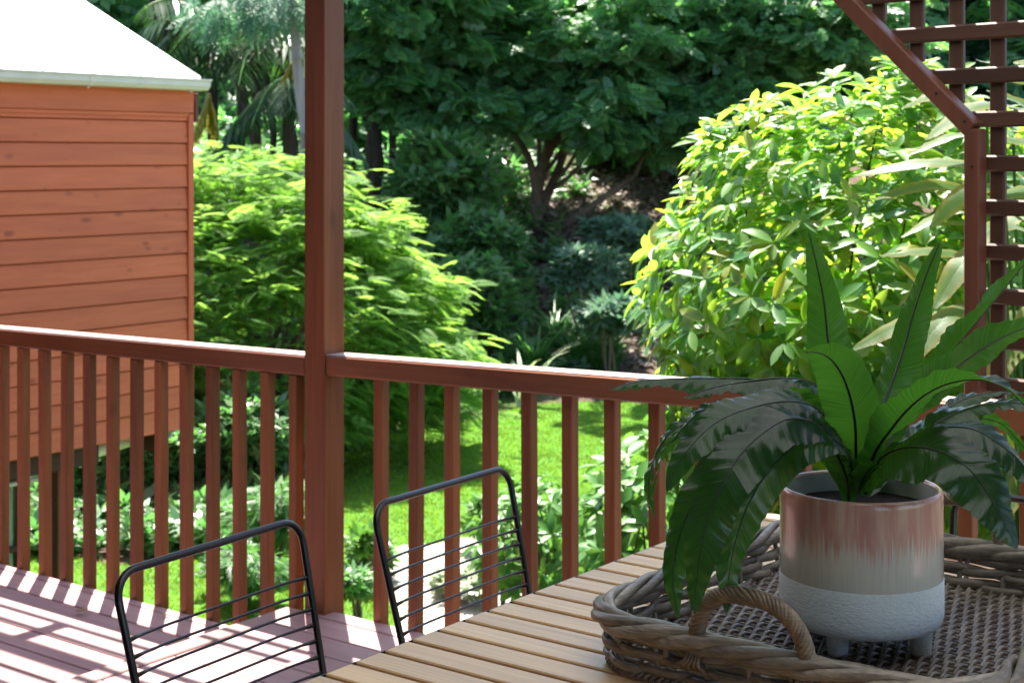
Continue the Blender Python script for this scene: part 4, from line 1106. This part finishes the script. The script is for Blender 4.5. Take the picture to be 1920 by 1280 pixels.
# ================================================================== WICKER TRAY
def rattan(name, c1, c2):
    m, t, new, ln = nodes(name)
    tc = new('ShaderNodeTexCoord'); r, g, oi = rnd(new, ln)
    n = new('ShaderNodeTexNoise'); n.inputs['Scale'].default_value = 55; n.inputs['Detail'].default_value = 6; ln(tc.outputs['Object'], n.inputs['Vector'])
    n3 = new('ShaderNodeTexNoise'); n3.inputs['Scale'].default_value = 7; ln(tc.outputs['Object'], n3.inputs['Vector'])
    mp = new('ShaderNodeMapping'); mp.inputs['Scale'].default_value = (40, 40, 420); ln(tc.outputs['Object'], mp.inputs[0])
    n2 = new('ShaderNodeTexNoise'); n2.inputs['Scale'].default_value = 1; n2.inputs['Detail'].default_value = 3; ln(mp.outputs[0], n2.inputs['Vector'])
    ad = new('ShaderNodeMath'); ad.operation = 'MULTIPLY_ADD'; ad.inputs[1].default_value = .5; ln(n2.outputs[0], ad.inputs[0])
    m5 = new('ShaderNodeMath'); m5.operation = 'MULTIPLY'; m5.inputs[1].default_value = .3; ln(n.outputs[0], m5.inputs[0])
    m6 = new('ShaderNodeMath'); m6.operation = 'MULTIPLY_ADD'; m6.inputs[1].default_value = .3; ln(n3.outputs[0], m6.inputs[0]); ln(m5.outputs[0], m6.inputs[2])
    ln(m6.outputs[0], ad.inputs[2])
    rp = ramp(new, [(.38, c2), (.66, c1)]); ln(ad.outputs[0], rp.inputs[0])
    hs = new('ShaderNodeHueSaturation'); mr = new('ShaderNodeMapRange'); mr.inputs['To Min'].default_value = .72; mr.inputs['To Max'].default_value = 1.25
    ln(r, mr.inputs[0]); ln(mr.outputs[0], hs.inputs['Value']); ln(rp.outputs[0], hs.inputs['Color'])
    bs = new('ShaderNodeBsdfPrincipled'); ln(hs.outputs[0], bs.inputs['Base Color']); bs.inputs['Roughness'].default_value = .42; bs.inputs['Specular IOR Level'].default_value = .6
    bp = new('ShaderNodeBump'); bp.inputs['Strength'].default_value = .5; bp.inputs['Distance'].default_value = .0015; ln(n2.outputs[0], bp.inputs['Height']); ln(bp.outputs[0], bs.inputs['Normal'])
    o = new('ShaderNodeOutputMaterial'); ln(bs.outputs[0], o.inputs[0])
    return m
M['rattan'] = rattan('grey_rattan', (0.29, 0.24, 0.185), (0.095, 0.075, 0.056))
M['rattan_base'] = rattan('grey_rattan_base', (0.24, 0.20, 0.165), (0.085, 0.068, 0.054))
M['rattan_handle'] = rattan('brown_rattan_handle', (0.23, 0.165, 0.105), (0.085, 0.058, 0.036))
TCX, TCY, THX, THY, TRC = -1.148, 2.605, .338, .412, .105
def tray_path(n, grow=0.0):
    hx, hy, rc = THX+grow, THY+grow, TRC+grow
    pts = []
    seg = [((hx-rc, -hy), (hx-rc, -hy)), ]
    L = [2*(hy-rc), math.pi/2*rc, 2*(hx-rc), math.pi/2*rc]*2
    tot = sum(L)
    cs = [(hx-rc, hy-rc), (-(hx-rc), hy-rc), (-(hx-rc), -(hy-rc)), (hx-rc, -(hy-rc))]
    out = []
    for s in np.linspace(0, tot, n, endpoint=False):
        q = s; k = 0
        while q >= L[k]-1e-12 and k < 7: q -= L[k]; k += 1
        side = k//2
        if k % 2 == 0:
            st = [(hx, -(hy-rc)), (hx-rc, hy), (-hx, hy-rc), (-(hx-rc), -hy)][side]
            dr = [(0, 1), (-1, 0), (0, -1), (1, 0)][side]
            p = (st[0]+dr[0]*q, st[1]+dr[1]*q); nm = [(1, 0), (0, 1), (-1, 0), (0, -1)][side]
        else:
            c = cs[side]; a = [0, math.pi/2, math.pi, 1.5*math.pi][side]+q/rc
            nm = (math.cos(a), math.sin(a)); p = (c[0]+rc*nm[0], c[1]+rc*nm[1])
        out.append((p[0], p[1], nm[0], nm[1]))
    out = np.array(out)
    return out, tot
def tray():
    t = thing('wicker_tray', 'grey brown wicker tray with braided rim and twisted handles', 'tray', (TCX, TCY, TZ))
    C = np.array([TCX, TCY, 0])
    N = 600; pa, tot = tray_path(N); s = np.linspace(0, tot, N, endpoint=False)
    P0 = np.stack([pa[:, 0], pa[:, 1], np.zeros(N)], 1)+C; Nm = np.stack([pa[:, 2], pa[:, 3], np.zeros(N)], 1)
    zb = TZ+.004
    nst = 34; sp = tot/nst
    flare = lambda z: (z-zb)*.16
    # stakes, in pairs like the photo
    for i in range(nst):
        for off in ((-.09, .09) if i % 3 == 0 else (0,)):
            k = int((i+off)/nst*N) % N
            q = P0[k]
            P = [q+Nm[k]*flare(z)+np.array([0, 0, z]) for z in (zb+.006, zb+.03, zb+.055, zb+.076)]
            part('stake', tube(np.array(P), .0052, 7), M['rattan'], t, smooth=True)
    # weavers: two strands per row, crossing between stakes
    for row in range(3):
        z0 = zb+.019+.0262*row
        for ph in (0, 1):
            w_ = np.cos(math.pi*s/sp*1.0+math.pi*ph+row*math.pi*.5)
            wob = .0015*np.sin(s*23+row*2+ph*4)
            z = z0+.0052*np.sin(math.pi*s/sp*.5+math.pi*ph+row)+wob
            P = P0+Nm*(flare(z0)+.0082*w_)[:, None]; P[:, 2] = z
            part('weaver', tube(P[::2], .0088+.0009*np.sin(s[::2]*37+row*2+ph*3), 8, closed=True, flat=.62), M['rattan'], t, smooth=True)
    # braided rim of four long strands
    nt_ = 8
    for j in range(4):
        a = 2*math.pi*nt_*s/tot+j*math.pi/2
        zc = zb+.089; rad = .0125+.0015*np.sin(s*17+j)
        P = P0+Nm*(flare(.09+zb)+.002+rad*1.15*np.cos(a))[:, None]; P[:, 2] = zc+rad*.85*np.sin(a)
        part('rim_strand', tube(P[::2], .0112+.001*np.sin(s[::2]*29+j*2), 8, closed=True, flat=.8), M['rattan'], t, smooth=True)
    # twisted foot border
    for j in range(2):
        a = 2*math.pi*110*np.linspace(0, 1, 1320, endpoint=False)+j*math.pi
        pb, tb = tray_path(1320, .004)
        P = np.stack([pb[:, 0]+pb[:, 2]*.0045*np.cos(a), pb[:, 1]+pb[:, 3]*.0045*np.cos(a), np.zeros(1320)], 1)+C
        P[:, 2] = zb+.007+.0045*np.sin(a)
        part('foot_border', tube(P, .0042, 5, closed=True), M['rattan_base'], t, smooth=True)
    # woven base: rods along y over cross rods along x
    pit = .0112; row = .034; n = int(2*(THX-.012)/pit); me = {}
    for i in range(n):
        x = -THX+.012+pit*(i+.5)
        ax = abs(x); ex = max(0, ax-(THX-TRC)); hy = THY-.008-(TRC-math.sqrt(max(0, TRC**2-ex**2)) if ex > 0 else 0)
        yv = np.arange(-hy, hy, row/6)
        z = TZ+.0145+.0045*np.sin(math.pi*yv/row+math.pi*(i % 2)+math.pi/2)
        P = np.stack([np.full_like(yv, x)+.0006*np.sin(yv*40+i), yv, z], 1)+C
        part('base_rod', tube(P, .0040, 6), M['rattan_base'], t, smooth=True)
    kx = int(2*THY/row)
    for i in range(kx):
        yv = (i-kx//2)*row; ey = max(0, abs(yv)-(THY-TRC)); hx = THX-.008-(TRC-math.sqrt(max(0, TRC**2-ey**2)) if ey > 0 else 0)
        part('cross_rod', tube(np.array([(-hx, yv, TZ+.0135), (hx, yv, TZ+.0135)])+C, .0035, 6), M['rattan_base'], t, smooth=True)
    # handles on the front and back walls
    def handle(xa, xb, yy, sg, hgt):
        n = 90; u = np.linspace(0, 1, n); zr = zb+.091
        th = math.pi*u
        cx, hw = (xa+xb)/2, (xb-xa)/2
        P = np.stack([cx-hw*np.sign(np.cos(th))*np.abs(np.cos(th))**.8, np.full(n, yy)+sg*.012*np.sin(th), zr-.012+(hgt+.012)*np.sin(th)**.85], 1)
        h = part('handle', tube(P, .0078, 8), M['rattan_handle'], t, smooth=True)
        T, Nn, B = frames(P)
        for j in range(8):
            a = 2*math.pi*(5.0*u+j/8)
            Q = P+(.0102)*(np.cos(a)[:, None]*Nn+np.sin(a)[:, None]*B)
            part('wrap_strand', tube(Q, .0046, 6), M['rattan_handle'], h, smooth=True)
        for e in (0, -1):
            for j in range(5):
                o = (j-2)*.0062
                p0 = P[e]+np.array([o*.6, 0, .012]); p1 = np.array([P[e][0]+o, yy+sg*.018, zr-.03]); p2 = np.array([P[e][0]+o*1.6+.006*(1 if e else -1), yy+sg*.0165, zb+.052]); p3 = np.array([P[e][0]+o*1.2, yy-sg*.003, zb+.038])
                part('binding', tube(smooth_path([p0, p1, p2, p3], 10), .0036, 6), M['rattan_handle'], h, smooth=True)
    handle(-1.262, -1.062, TCY-THY-.014, -1, .092)
    handle(-1.235, -1.055, TCY+THY+.014, 1, .092)
tray()

# ================================================================== POT
PX, PY = -1.137, 2.542
def pot():
    t = thing('planter_pot', 'white footed ceramic pot with dripping pink brown glaze on the tray', 'pot', (PX, PY, .757))
    c = (PX, PY, 0)
    m, tr, new, ln = nodes('pink_brown_drip_glaze')
    tc = new('ShaderNodeTexCoord'); se = new('ShaderNodeSeparateXYZ'); ln(tc.outputs['Object'], se.inputs[0])
    at = new('ShaderNodeMath'); at.operation = 'ARCTAN2'; ln(se.outputs['Y'], at.inputs[0]); ln(se.outputs['X'], at.inputs[1])
    def streak(sa, sz, det=4):
        cb = new('ShaderNodeCombineXYZ'); 
        a = new('ShaderNodeMath'); a.operation = 'MULTIPLY'; a.inputs[1].default_value = sa; ln(at.outputs[0], a.inputs[0]); ln(a.outputs[0], cb.inputs[0])
        z = new('ShaderNodeMath'); z.operation = 'MULTIPLY'; z.inputs[1].default_value = sz; ln(se.outputs['Z'], z.inputs[0]); ln(z.outputs[0], cb.inputs[1])
        n = new('ShaderNodeTexNoise'); n.inputs['Scale'].default_value = 1; n.inputs['Detail'].default_value = det; n.inputs['Roughness'].default_value = .65; ln(cb.outputs[0], n.inputs['Vector'])
        return n.outputs[0]
    s1, s2, s3 = streak(34, 3, 5), streak(5, 5, 2), streak(90, 9, 3)
    # drip front height: z local 0.13..0.283 ; edge near 0.205 with streak offsets
    a1 = new('ShaderNodeMath'); a1.operation = 'MULTIPLY_ADD'; a1.inputs[1].default_value = .155; ln(s1, a1.inputs[0]); ln(se.outputs['Z'], a1.inputs[2])
    a2 = new('ShaderNodeMath'); a2.operation = 'MULTIPLY_ADD'; a2.inputs[1].default_value = .07; ln(s2, a2.inputs[0]); ln(a1.outputs[0], a2.inputs[2])
    mr = new('ShaderNodeMapRange'); mr.inputs['From Min'].default_value = .300; mr.inputs['From Max'].default_value = .328; ln(a2.outputs[0], mr.inputs[0])
    tone = ramp(new, [(.30, (.48, .19, .175)), (.46, (.50, .255, .22)), (.60, (.58, .39, .32)), (.8, (.62, .48, .40))])
    mm = new('ShaderNodeMath'); mm.operation = 'MULTIPLY_ADD'; mm.inputs[1].default_value = .35; ln(s3, mm.inputs[0])
    mh = new('ShaderNodeMath'); mh.operation = 'MULTIPLY'; mh.inputs[1].default_value = .65; ln(s2, mh.inputs[0]); ln(mh.outputs[0], mm.inputs[2]); ln(mm.outputs[0], tone.inputs[0])
    low = ramp(new, [(.3, (.50, .48, .43)), (.7, (.60, .57, .50))]); ln(s3, low.inputs[0])
    mx = new('ShaderNodeMix'); mx.data_type = 'RGBA'; ln(mr.outputs[0], mx.inputs['Factor']); ln(low.outputs[0], mx.inputs['A']); ln(tone.outputs[0], mx.inputs['B'])
    bs = new('ShaderNodeBsdfPrincipled'); ln(mx.outputs['Result'], bs.inputs['Base Color']); bs.inputs['Roughness'].default_value = .2; bs.inputs['Coat Weight'].default_value = .5; bs.inputs['Coat Roughness'].default_value = .06
    bp = new('ShaderNodeBump'); bp.inputs['Strength'].default_value = .2; bp.inputs['Distance'].default_value = .002; ln(s1, bp.inputs['Height']); ln(bp.outputs[0], bs.inputs['Normal'])
    o = new('ShaderNodeOutputMaterial'); ln(bs.outputs[0], o.inputs[0])
    glaze = m
    m, tr, new, ln = nodes('rough_white_stucco')
    tc = new('ShaderNodeTexCoord'); mp = new('ShaderNodeMapping'); mp.inputs['Scale'].default_value = (110, 110, 210); ln(tc.outputs['Object'], mp.inputs[0])
    n = new('ShaderNodeTexNoise'); n.inputs['Scale'].default_value = 1; n.inputs['Detail'].default_value = 6; n.inputs['Roughness'].default_value = .65; ln(mp.outputs[0], n.inputs['Vector'])
    rp = ramp(new, [(.3, (.60, .63, .64)), (.7, (.70, .73, .735))]); ln(n.outputs[0], rp.inputs[0])
    bs = new('ShaderNodeBsdfPrincipled'); ln(rp.outputs[0], bs.inputs['Base Color']); bs.inputs['Roughness'].default_value = .8; bs.inputs['Specular IOR Level'].default_value = .25
    bp = new('ShaderNodeBump'); bp.inputs['Strength'].default_value = .9; bp.inputs['Distance'].default_value = .003; ln(n.outputs[0], bp.inputs['Height']); ln(bp.outputs[0], bs.inputs['Normal'])
    o = new('ShaderNodeOutputMaterial'); ln(bs.outputs[0], o.inputs[0])
    rough = m
    r = .1425
    body = [(r, .8885), (r, .95), (r, 1.028), (r-.0008, 1.036), (r-.003, 1.0405), (r-.006, 1.042), (r-.009, 1.0405), (r-.0103, 1.037)]
    part('glazed_body', lathe(body, c, 96), glaze, t, smooth=True)
    a = np.linspace(0, 2*math.pi, 96, endpoint=False)
    base = [(.02, .8035), (r-.03, .8035), (r-.014, .8045), (r-.005, .8085), (r-.0005, .816), (r+.0012, .827), (r+.0012, .886), (r-.0005, .8885)]
    part('rough_base', lathe(base, c, 96), rough, t, smooth=True)
    part('inner_wall', lathe([(r-.0103, 1.037), (r-.0108, 1.02), (r-.0108, .96)], c, 64), plain('pale_inner_glaze', (.45, .46, .44), rough=.25, noise=.1), t, smooth=True)
    part('soil', lathe([(r-.011, 1.004), (r-.05, 1.009), (.05, 1.012), (.0, 1.014)], c, 48), M['soil'], t, smooth=True)
    for (x, y) in ((-1.148, 2.470), (-1.030, 2.553), (-1.255, 2.59)):
        prof = [(0, .7575), (.015, .7575), (.0172, .759), (.018, .764), (.0205, .800), (.0225, .815)]
        part('leg', lathe(prof, (x, y, 0), 24), rough, t, smooth=True)
pot()

# ================================================================== FERN
def fern_mat():
    m, t, new, ln = nodes('fern_frond')
    uv = new('ShaderNodeUVMap'); sp = new('ShaderNodeSeparateXYZ'); ln(uv.outputs[0], sp.inputs[0])
    g = new('ShaderNodeNewGeometry'); oi = new('ShaderNodeObjectInfo')
    ab = new('ShaderNodeMath'); ab.operation = 'SUBTRACT'; ab.inputs[1].default_value = .5; ln(sp.outputs['Y'], ab.inputs[0])
    a2 = new('ShaderNodeMath'); a2.operation = 'ABSOLUTE'; ln(ab.outputs[0], a2.inputs[0])
    sh = new('ShaderNodeMath'); sh.operation = 'MULTIPLY_ADD'; sh.inputs[1].default_value = -.055; ln(a2.outputs[0], sh.inputs[0]); ln(sp.outputs['X'], sh.inputs[2])
    cb = new('ShaderNodeCombineXYZ'); ln(sh.outputs[0], cb.inputs[0])
    n = new('ShaderNodeTexNoise'); n.inputs['Scale'].default_value = 240; n.inputs['Detail'].default_value = 2; ln(cb.outputs[0], n.inputs['Vector'])
    nb = new('ShaderNodeTexNoise'); nb.inputs['Scale'].default_value = 22; nb.inputs['Detail'].default_value = 2; ln(uv.outputs[0], nb.inputs['Vector'])
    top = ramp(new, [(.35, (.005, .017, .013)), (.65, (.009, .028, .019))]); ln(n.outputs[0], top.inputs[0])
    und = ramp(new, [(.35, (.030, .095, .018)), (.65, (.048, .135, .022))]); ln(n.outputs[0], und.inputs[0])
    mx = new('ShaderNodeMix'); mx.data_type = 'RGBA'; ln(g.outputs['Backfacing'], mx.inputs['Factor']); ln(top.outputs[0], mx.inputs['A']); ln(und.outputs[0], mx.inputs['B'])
    d = new('ShaderNodeBsdfDiffuse'); ln(mx.outputs['Result'], d.inputs[0])
    trc = ramp(new, [(.35, (.062, .25, .018)), (.65, (.105, .33, .028))]); ln(n.outputs[0], trc.inputs[0])
    tr = new('ShaderNodeBsdfTranslucent'); ln(trc.outputs[0], tr.inputs[0])
    m1 = new('ShaderNodeMixShader'); m1.inputs[0].default_value = .42; ln(d.outputs[0], m1.inputs[1]); ln(tr.outputs[0], m1.inputs[2])
    gl = new('ShaderNodeBsdfGlossy'); gl.inputs['Roughness'].default_value = .30
    mrr = new('ShaderNodeMapRange'); mrr.inputs['To Min'].default_value = .15; mrr.inputs['To Max'].default_value = .30; ln(nb.outputs[0], mrr.inputs[0]); ln(mrr.outputs[0], gl.inputs['Roughness'])
    bk = new('ShaderNodeMapRange'); bk.inputs['To Min'].default_value = 1.0; bk.inputs['To Max'].default_value = .35; ln(g.outputs['Backfacing'], bk.inputs[0])
    fm = new('ShaderNodeMath'); fm.operation = 'MULTIPLY'; ln(schlick(new, ln, .05, .75), fm.inputs[0]); ln(bk.outputs[0], fm.inputs[1])
    m2 = new('ShaderNodeMixShader'); ln(fm.outputs[0], m2.inputs[0]); ln(m1.outputs[0], m2.inputs[1]); ln(gl.outputs[0], m2.inputs[2])
    bp = new('ShaderNodeBump'); bp.inputs['Strength'].default_value = .35; bp.inputs['Distance'].default_value = .0012; ln(n.outputs[0], bp.inputs['Height'])
    for q in (d, tr, gl): ln(bp.outputs[0], q.inputs['Normal'])
    o = new('ShaderNodeOutputMaterial'); ln(m2.outputs[0], o.inputs[0])
    return m
M['fern'] = fern_mat()
M['midrib'] = plain('dark_midrib', (.012, .016, .010), rough=.4, noise=.2, nscale=40)
def prof(t):
    a = .22+.78*np.clip(t/.5, 0, 1)**.85
    b = np.clip(1-((t-.5)/.5), 0, 1)**.62
    return np.where(t < .5, a, b)*np.where(t > .985, .25, 1)
def prof_blunt(t):
    a = .22+.78*np.clip(t/.42, 0, 1)**.85
    b = np.clip(1-((t-.42)/.58)**2.6, 0, 1)**.75
    return np.where(t < .42, a, b)
def fern():
    base = np.array([PX, PY, .998]); t = thing('birds_nest_fern', 'large glossy green fern with wavy strap fronds planted in the pot', 'fern', tuple(base))
    # each frond: midrib pixels with depth, half width (m), top-side normals start/end in (right, up, toward camera), fold, profile
    FR = [
     ('A', [(1606, 925, 2.72), (1592, 820, 2.75), (1572, 730, 2.78), (1554, 645, 2.79), (1545, 565, 2.78), (1531, 495, 2.77), (1515, 430, 2.76)], .041, (.15, .1, -1), (.15, .1, -1), -12, prof),
     ('B', [(1606, 925, 2.70), (1605, 850, 2.64), (1603, 790, 2.58), (1590, 730, 2.53), (1570, 688, 2.49), (1543, 664, 2.45), (1503, 658, 2.42)], .047, (.1, .2, -1), (-.5, .7, .1), -14, prof_blunt),
     ('C', [(1612, 925, 2.73), (1628, 850, 2.76), (1648, 780, 2.78), (1674, 715, 2.80), (1697, 645, 2.81), (1715, 580, 2.81), (1735, 520, 2.80), (1765, 448, 2.79)], .043, (.62, .1, -.8), (.62, .1, -.8), -26, prof),
     ('D', [(1620, 920, 2.74), (1660, 815, 2.80), (1700, 760, 2.84), (1740, 712, 2.87), (1785, 660, 2.90), (1830, 605, 2.92), (1880, 545, 2.94), (1945, 465, 2.95)], .042, (-.5, .75, -.75), (-.5, .75, -.75), -34, prof),
     ('E', [(1622, 925, 2.74), (1670, 820, 2.78), (1715, 755, 2.82), (1762, 715, 2.84), (1815, 673, 2.86), (1865, 640, 2.87), (1930, 612, 2.88), (1990, 600, 2.88)], .044, (-.2, .45, -.9), (0, .45, -.9), -8, prof_blunt),
     ('F', [(1620, 925, 2.66), (1640, 850, 2.60), (1674, 800, 2.56), (1706, 763, 2.53), (1742, 735, 2.50), (1785, 717, 2.48), (1840, 712, 2.46), (1890, 730, 2.44), (1935, 775, 2.43)], .046, (-.55, .55, -.75), (.5, .8, .15), -12, prof_blunt),
     ('G', [(1625, 925, 2.74), (1690, 850, 2.78), (1745, 800, 2.80), (1795, 773, 2.81), (1850, 757, 2.80), (1920, 757, 2.78), (1980, 775, 2.76)], .040, (-.1, 1, .25), (.1, 1, .35), 16, prof),
     ('G2', [(1625, 925, 2.80), (1690, 840, 2.88), (1745, 790, 2.92), (1800, 752, 2.95), (1860, 735, 2.96), (1925, 735, 2.96)], .034, (-.2, 1, .1), (.1, 1, .2), 12, prof),
     ('H', [(1622, 925, 2.66), (1636, 880, 2.60), (1665, 850, 2.55), (1710, 838, 2.50), (1765, 847, 2.46), (1812, 874, 2.42), (1848, 918, 2.40), (1876, 968, 2.38), (1908, 1028, 2.37)], .058, (-.2, .8, .6), (.35, .35, 1), 14, prof_blunt),
     ('I', [(1625, 925, 2.68), (1690, 845, 2.64), (1755, 805, 2.60), (1815, 802, 2.57), (1865, 826, 2.55), (1915, 868, 2.53), (1960, 940, 2.51)], .046, (0, 1, .35), (.5, .6, .6), 14, prof_blunt),
     ('J', [(1630, 920, 2.80), (1740, 830, 2.95), (1820, 788, 3.02), (1868, 790, 3.04), (1900, 815, 3.05), (1935, 860, 3.05)], .030, (.2, .6, -.6), (.5, .5, -.6), 8, prof),
     ('K', [(1592, 950, 2.62), (1589, 905, 2.60), (1577, 868, 2.585), (1560, 838, 2.57), (1540, 822, 2.55)], .026, (.2, .2, -1), (-.1, .6, -.6), -10, prof_blunt),
     ('M', [(1600, 925, 2.74), (1570, 800, 2.82), (1500, 735, 2.86), (1420, 712, 2.86), (1341, 709, 2.85), (1250, 710, 2.83), (1190, 716, 2.81), (1138, 731, 2.79)], .041, (0, 1, .25), (0, .9, .45), 34, prof),
     ('N', [(1602, 925, 2.72), (1595, 850, 2.71), (1575, 775, 2.70), (1530, 722, 2.68), (1470, 709, 2.66), (1400, 715, 2.64), (1335, 727, 2.62), (1279, 747, 2.60)], .046, (-.2, .5, -.4), (0, .9, .4), 34, prof),
     ('O', [(1602, 925, 2.72), (1580, 820, 2.74), (1530, 765, 2.76), (1450, 748, 2.78), (1380, 752, 2.79), (1310, 775, 2.79), (1255, 830, 2.79)], .040, (0, 1, .2), (-.4, .8, .3), 18, prof_blunt),
     ('P', [(1602, 925, 2.68), (1575, 820, 2.62), (1530, 765, 2.57), (1470, 752, 2.53), (1395, 768, 2.50), (1338, 795, 2.48), (1296, 836, 2.46), (1268, 880, 2.45), (1250, 922, 2.44)], .049, (0, 1, .45), (-.45, .45, .9), 13, prof_blunt),
     ('Q', [(1600, 925, 2.76), (1560, 830, 2.82), (1480, 775, 2.88), (1380, 772, 2.90), (1290, 792, 2.90), (1244, 825, 2.89), (1221, 880, 2.88), (1216, 930, 2.87), (1230, 972, 2.86)], .028, (0, 1, .2), (-.8, .4, .35), 10, prof_blunt),
     ('Q2', [(1600, 925, 2.76), (1560, 835, 2.80), (1470, 790, 2.84), (1370, 790, 2.85), (1280, 810, 2.84), (1240, 850, 2.83), (1228, 900, 2.82), (1222, 935, 2.81)], .030, (0, 1, .2), (-.6, .4, -.6), 12, prof_blunt),
     ('R', [(1602, 925, 2.64), (1578, 840, 2.58), (1530, 795, 2.52), (1480, 785, 2.48), (1435, 808, 2.45), (1390, 850, 2.43), (1358, 902, 2.41), (1331, 962, 2.40), (1314, 1030, 2.39), (1304, 1105, 2.385), (1304, 1150, 2.38)], .049, (0, 1, .5), (-.5, .28, 1), 14, prof_blunt),
     ('S', [(1602, 925, 2.68), (1570, 835, 2.66), (1500, 790, 2.62), (1430, 800, 2.58), (1365, 835, 2.55), (1312, 918, 2.53), (1284, 976, 2.52), (1267, 1034, 2.51), (1262, 1092, 2.50), (1271, 1160, 2.49)], .042, (0, 1, .4), (-.5, .25, 1), 15, prof_blunt),
     ('T', [(1604, 925, 2.62), (1590, 850, 2.56), (1550, 818, 2.51), (1500, 830, 2.47), (1450, 872, 2.47), (1406, 940, 2.46), (1383, 1000, 2.46), (1368, 1070, 2.455), (1362, 1150, 2.45)], .042, (.1, .9, .6), (.3, .2, 1), 10, prof_blunt),
     ('U', [(1606, 925, 2.64), (1622, 890, 2.59), (1640, 872, 2.56), (1655, 868, 2.54)], .030, (-.2, .8, -.4), (.3, 1, -.2), 8, prof_blunt),
    ]
    FW = {'P': .90, 'R': 1.0, 'S': .86, 'T': .92, 'Q': .88, 'Q2': .78, 'M': .88, 'N': .86, 'A': 1.06, 'B': 1.06, 'H': 1.05, 'F': 1.05, 'G': 1.05}
    for i, (nm, pts, W, n0, n1, fold, pf) in enumerate(FR):
        P = np.array([px(*p) for p in pts]); k = len(P)
        q = np.linspace(0, 1, k)[:, None]
        nn = unit(np.array(camdir(*n0))[None]*(1-q)+np.array(camdir(*n1))[None]*q)
        V, F, UV, C, Nn, wv = ribbon(P, W*FW.get(nm, 1.0), nn, fold, nu=150, nv=10, wave=(.0014 if nm in 'ABCDEF' else .0021), wl=.027, prof=pf, edge=.012, seed=i+3, und=.006)
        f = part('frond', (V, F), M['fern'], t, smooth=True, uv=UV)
        r = np.linspace(.0032, .0009, len(C)) if nm in 'ABCDEFKN' else np.linspace(.0022, .0005, len(C))
        part('midrib', tube(C[:-3], r[:-3], 6), M['midrib'], f, smooth=True)
fern()

# ================================================================== SMALL THINGS ON THE DECK
def dry_leaf(label, p, s, rz, col):
    V, F, UV = leaf_shape(s, s*.45, .5, -.25, 5)
    c, sn = math.cos(rz), math.sin(rz)
    V = np.stack([V[:, 0]*c-V[:, 1]*sn, V[:, 0]*sn+V[:, 1]*c, V[:, 2]+.004], 1)+np.array(p)
    solo('dry_leaf', (V, F), col, label=label, cat='leaf', smooth=True)
M['dry'] = plain('dry_leaf_tan', (.42, .30, .15), rough=.7, noise=.3, nscale=40)
dry_leaf('curled tan dry leaf on the lower deck left of the first chair back', (-4.86, 3.66, Z1+.004), .06, .4, M['dry'])
dry_leaf('tiny tan dry leaf on the lower deck behind the first chair rods', (-4.55, 3.82, Z1+.004), .035, 1.2, M['dry'])
dry_leaf('brown dry leaf on the lower deck close to the left end of the shadows', (-5.22, 3.40, Z1+.004), .045, 2.3, M['dry'])
dry_leaf('pale dry leaf at the foot of the veranda post', (-3.62, 3.72, .004), .04, -.6, M['dry'])
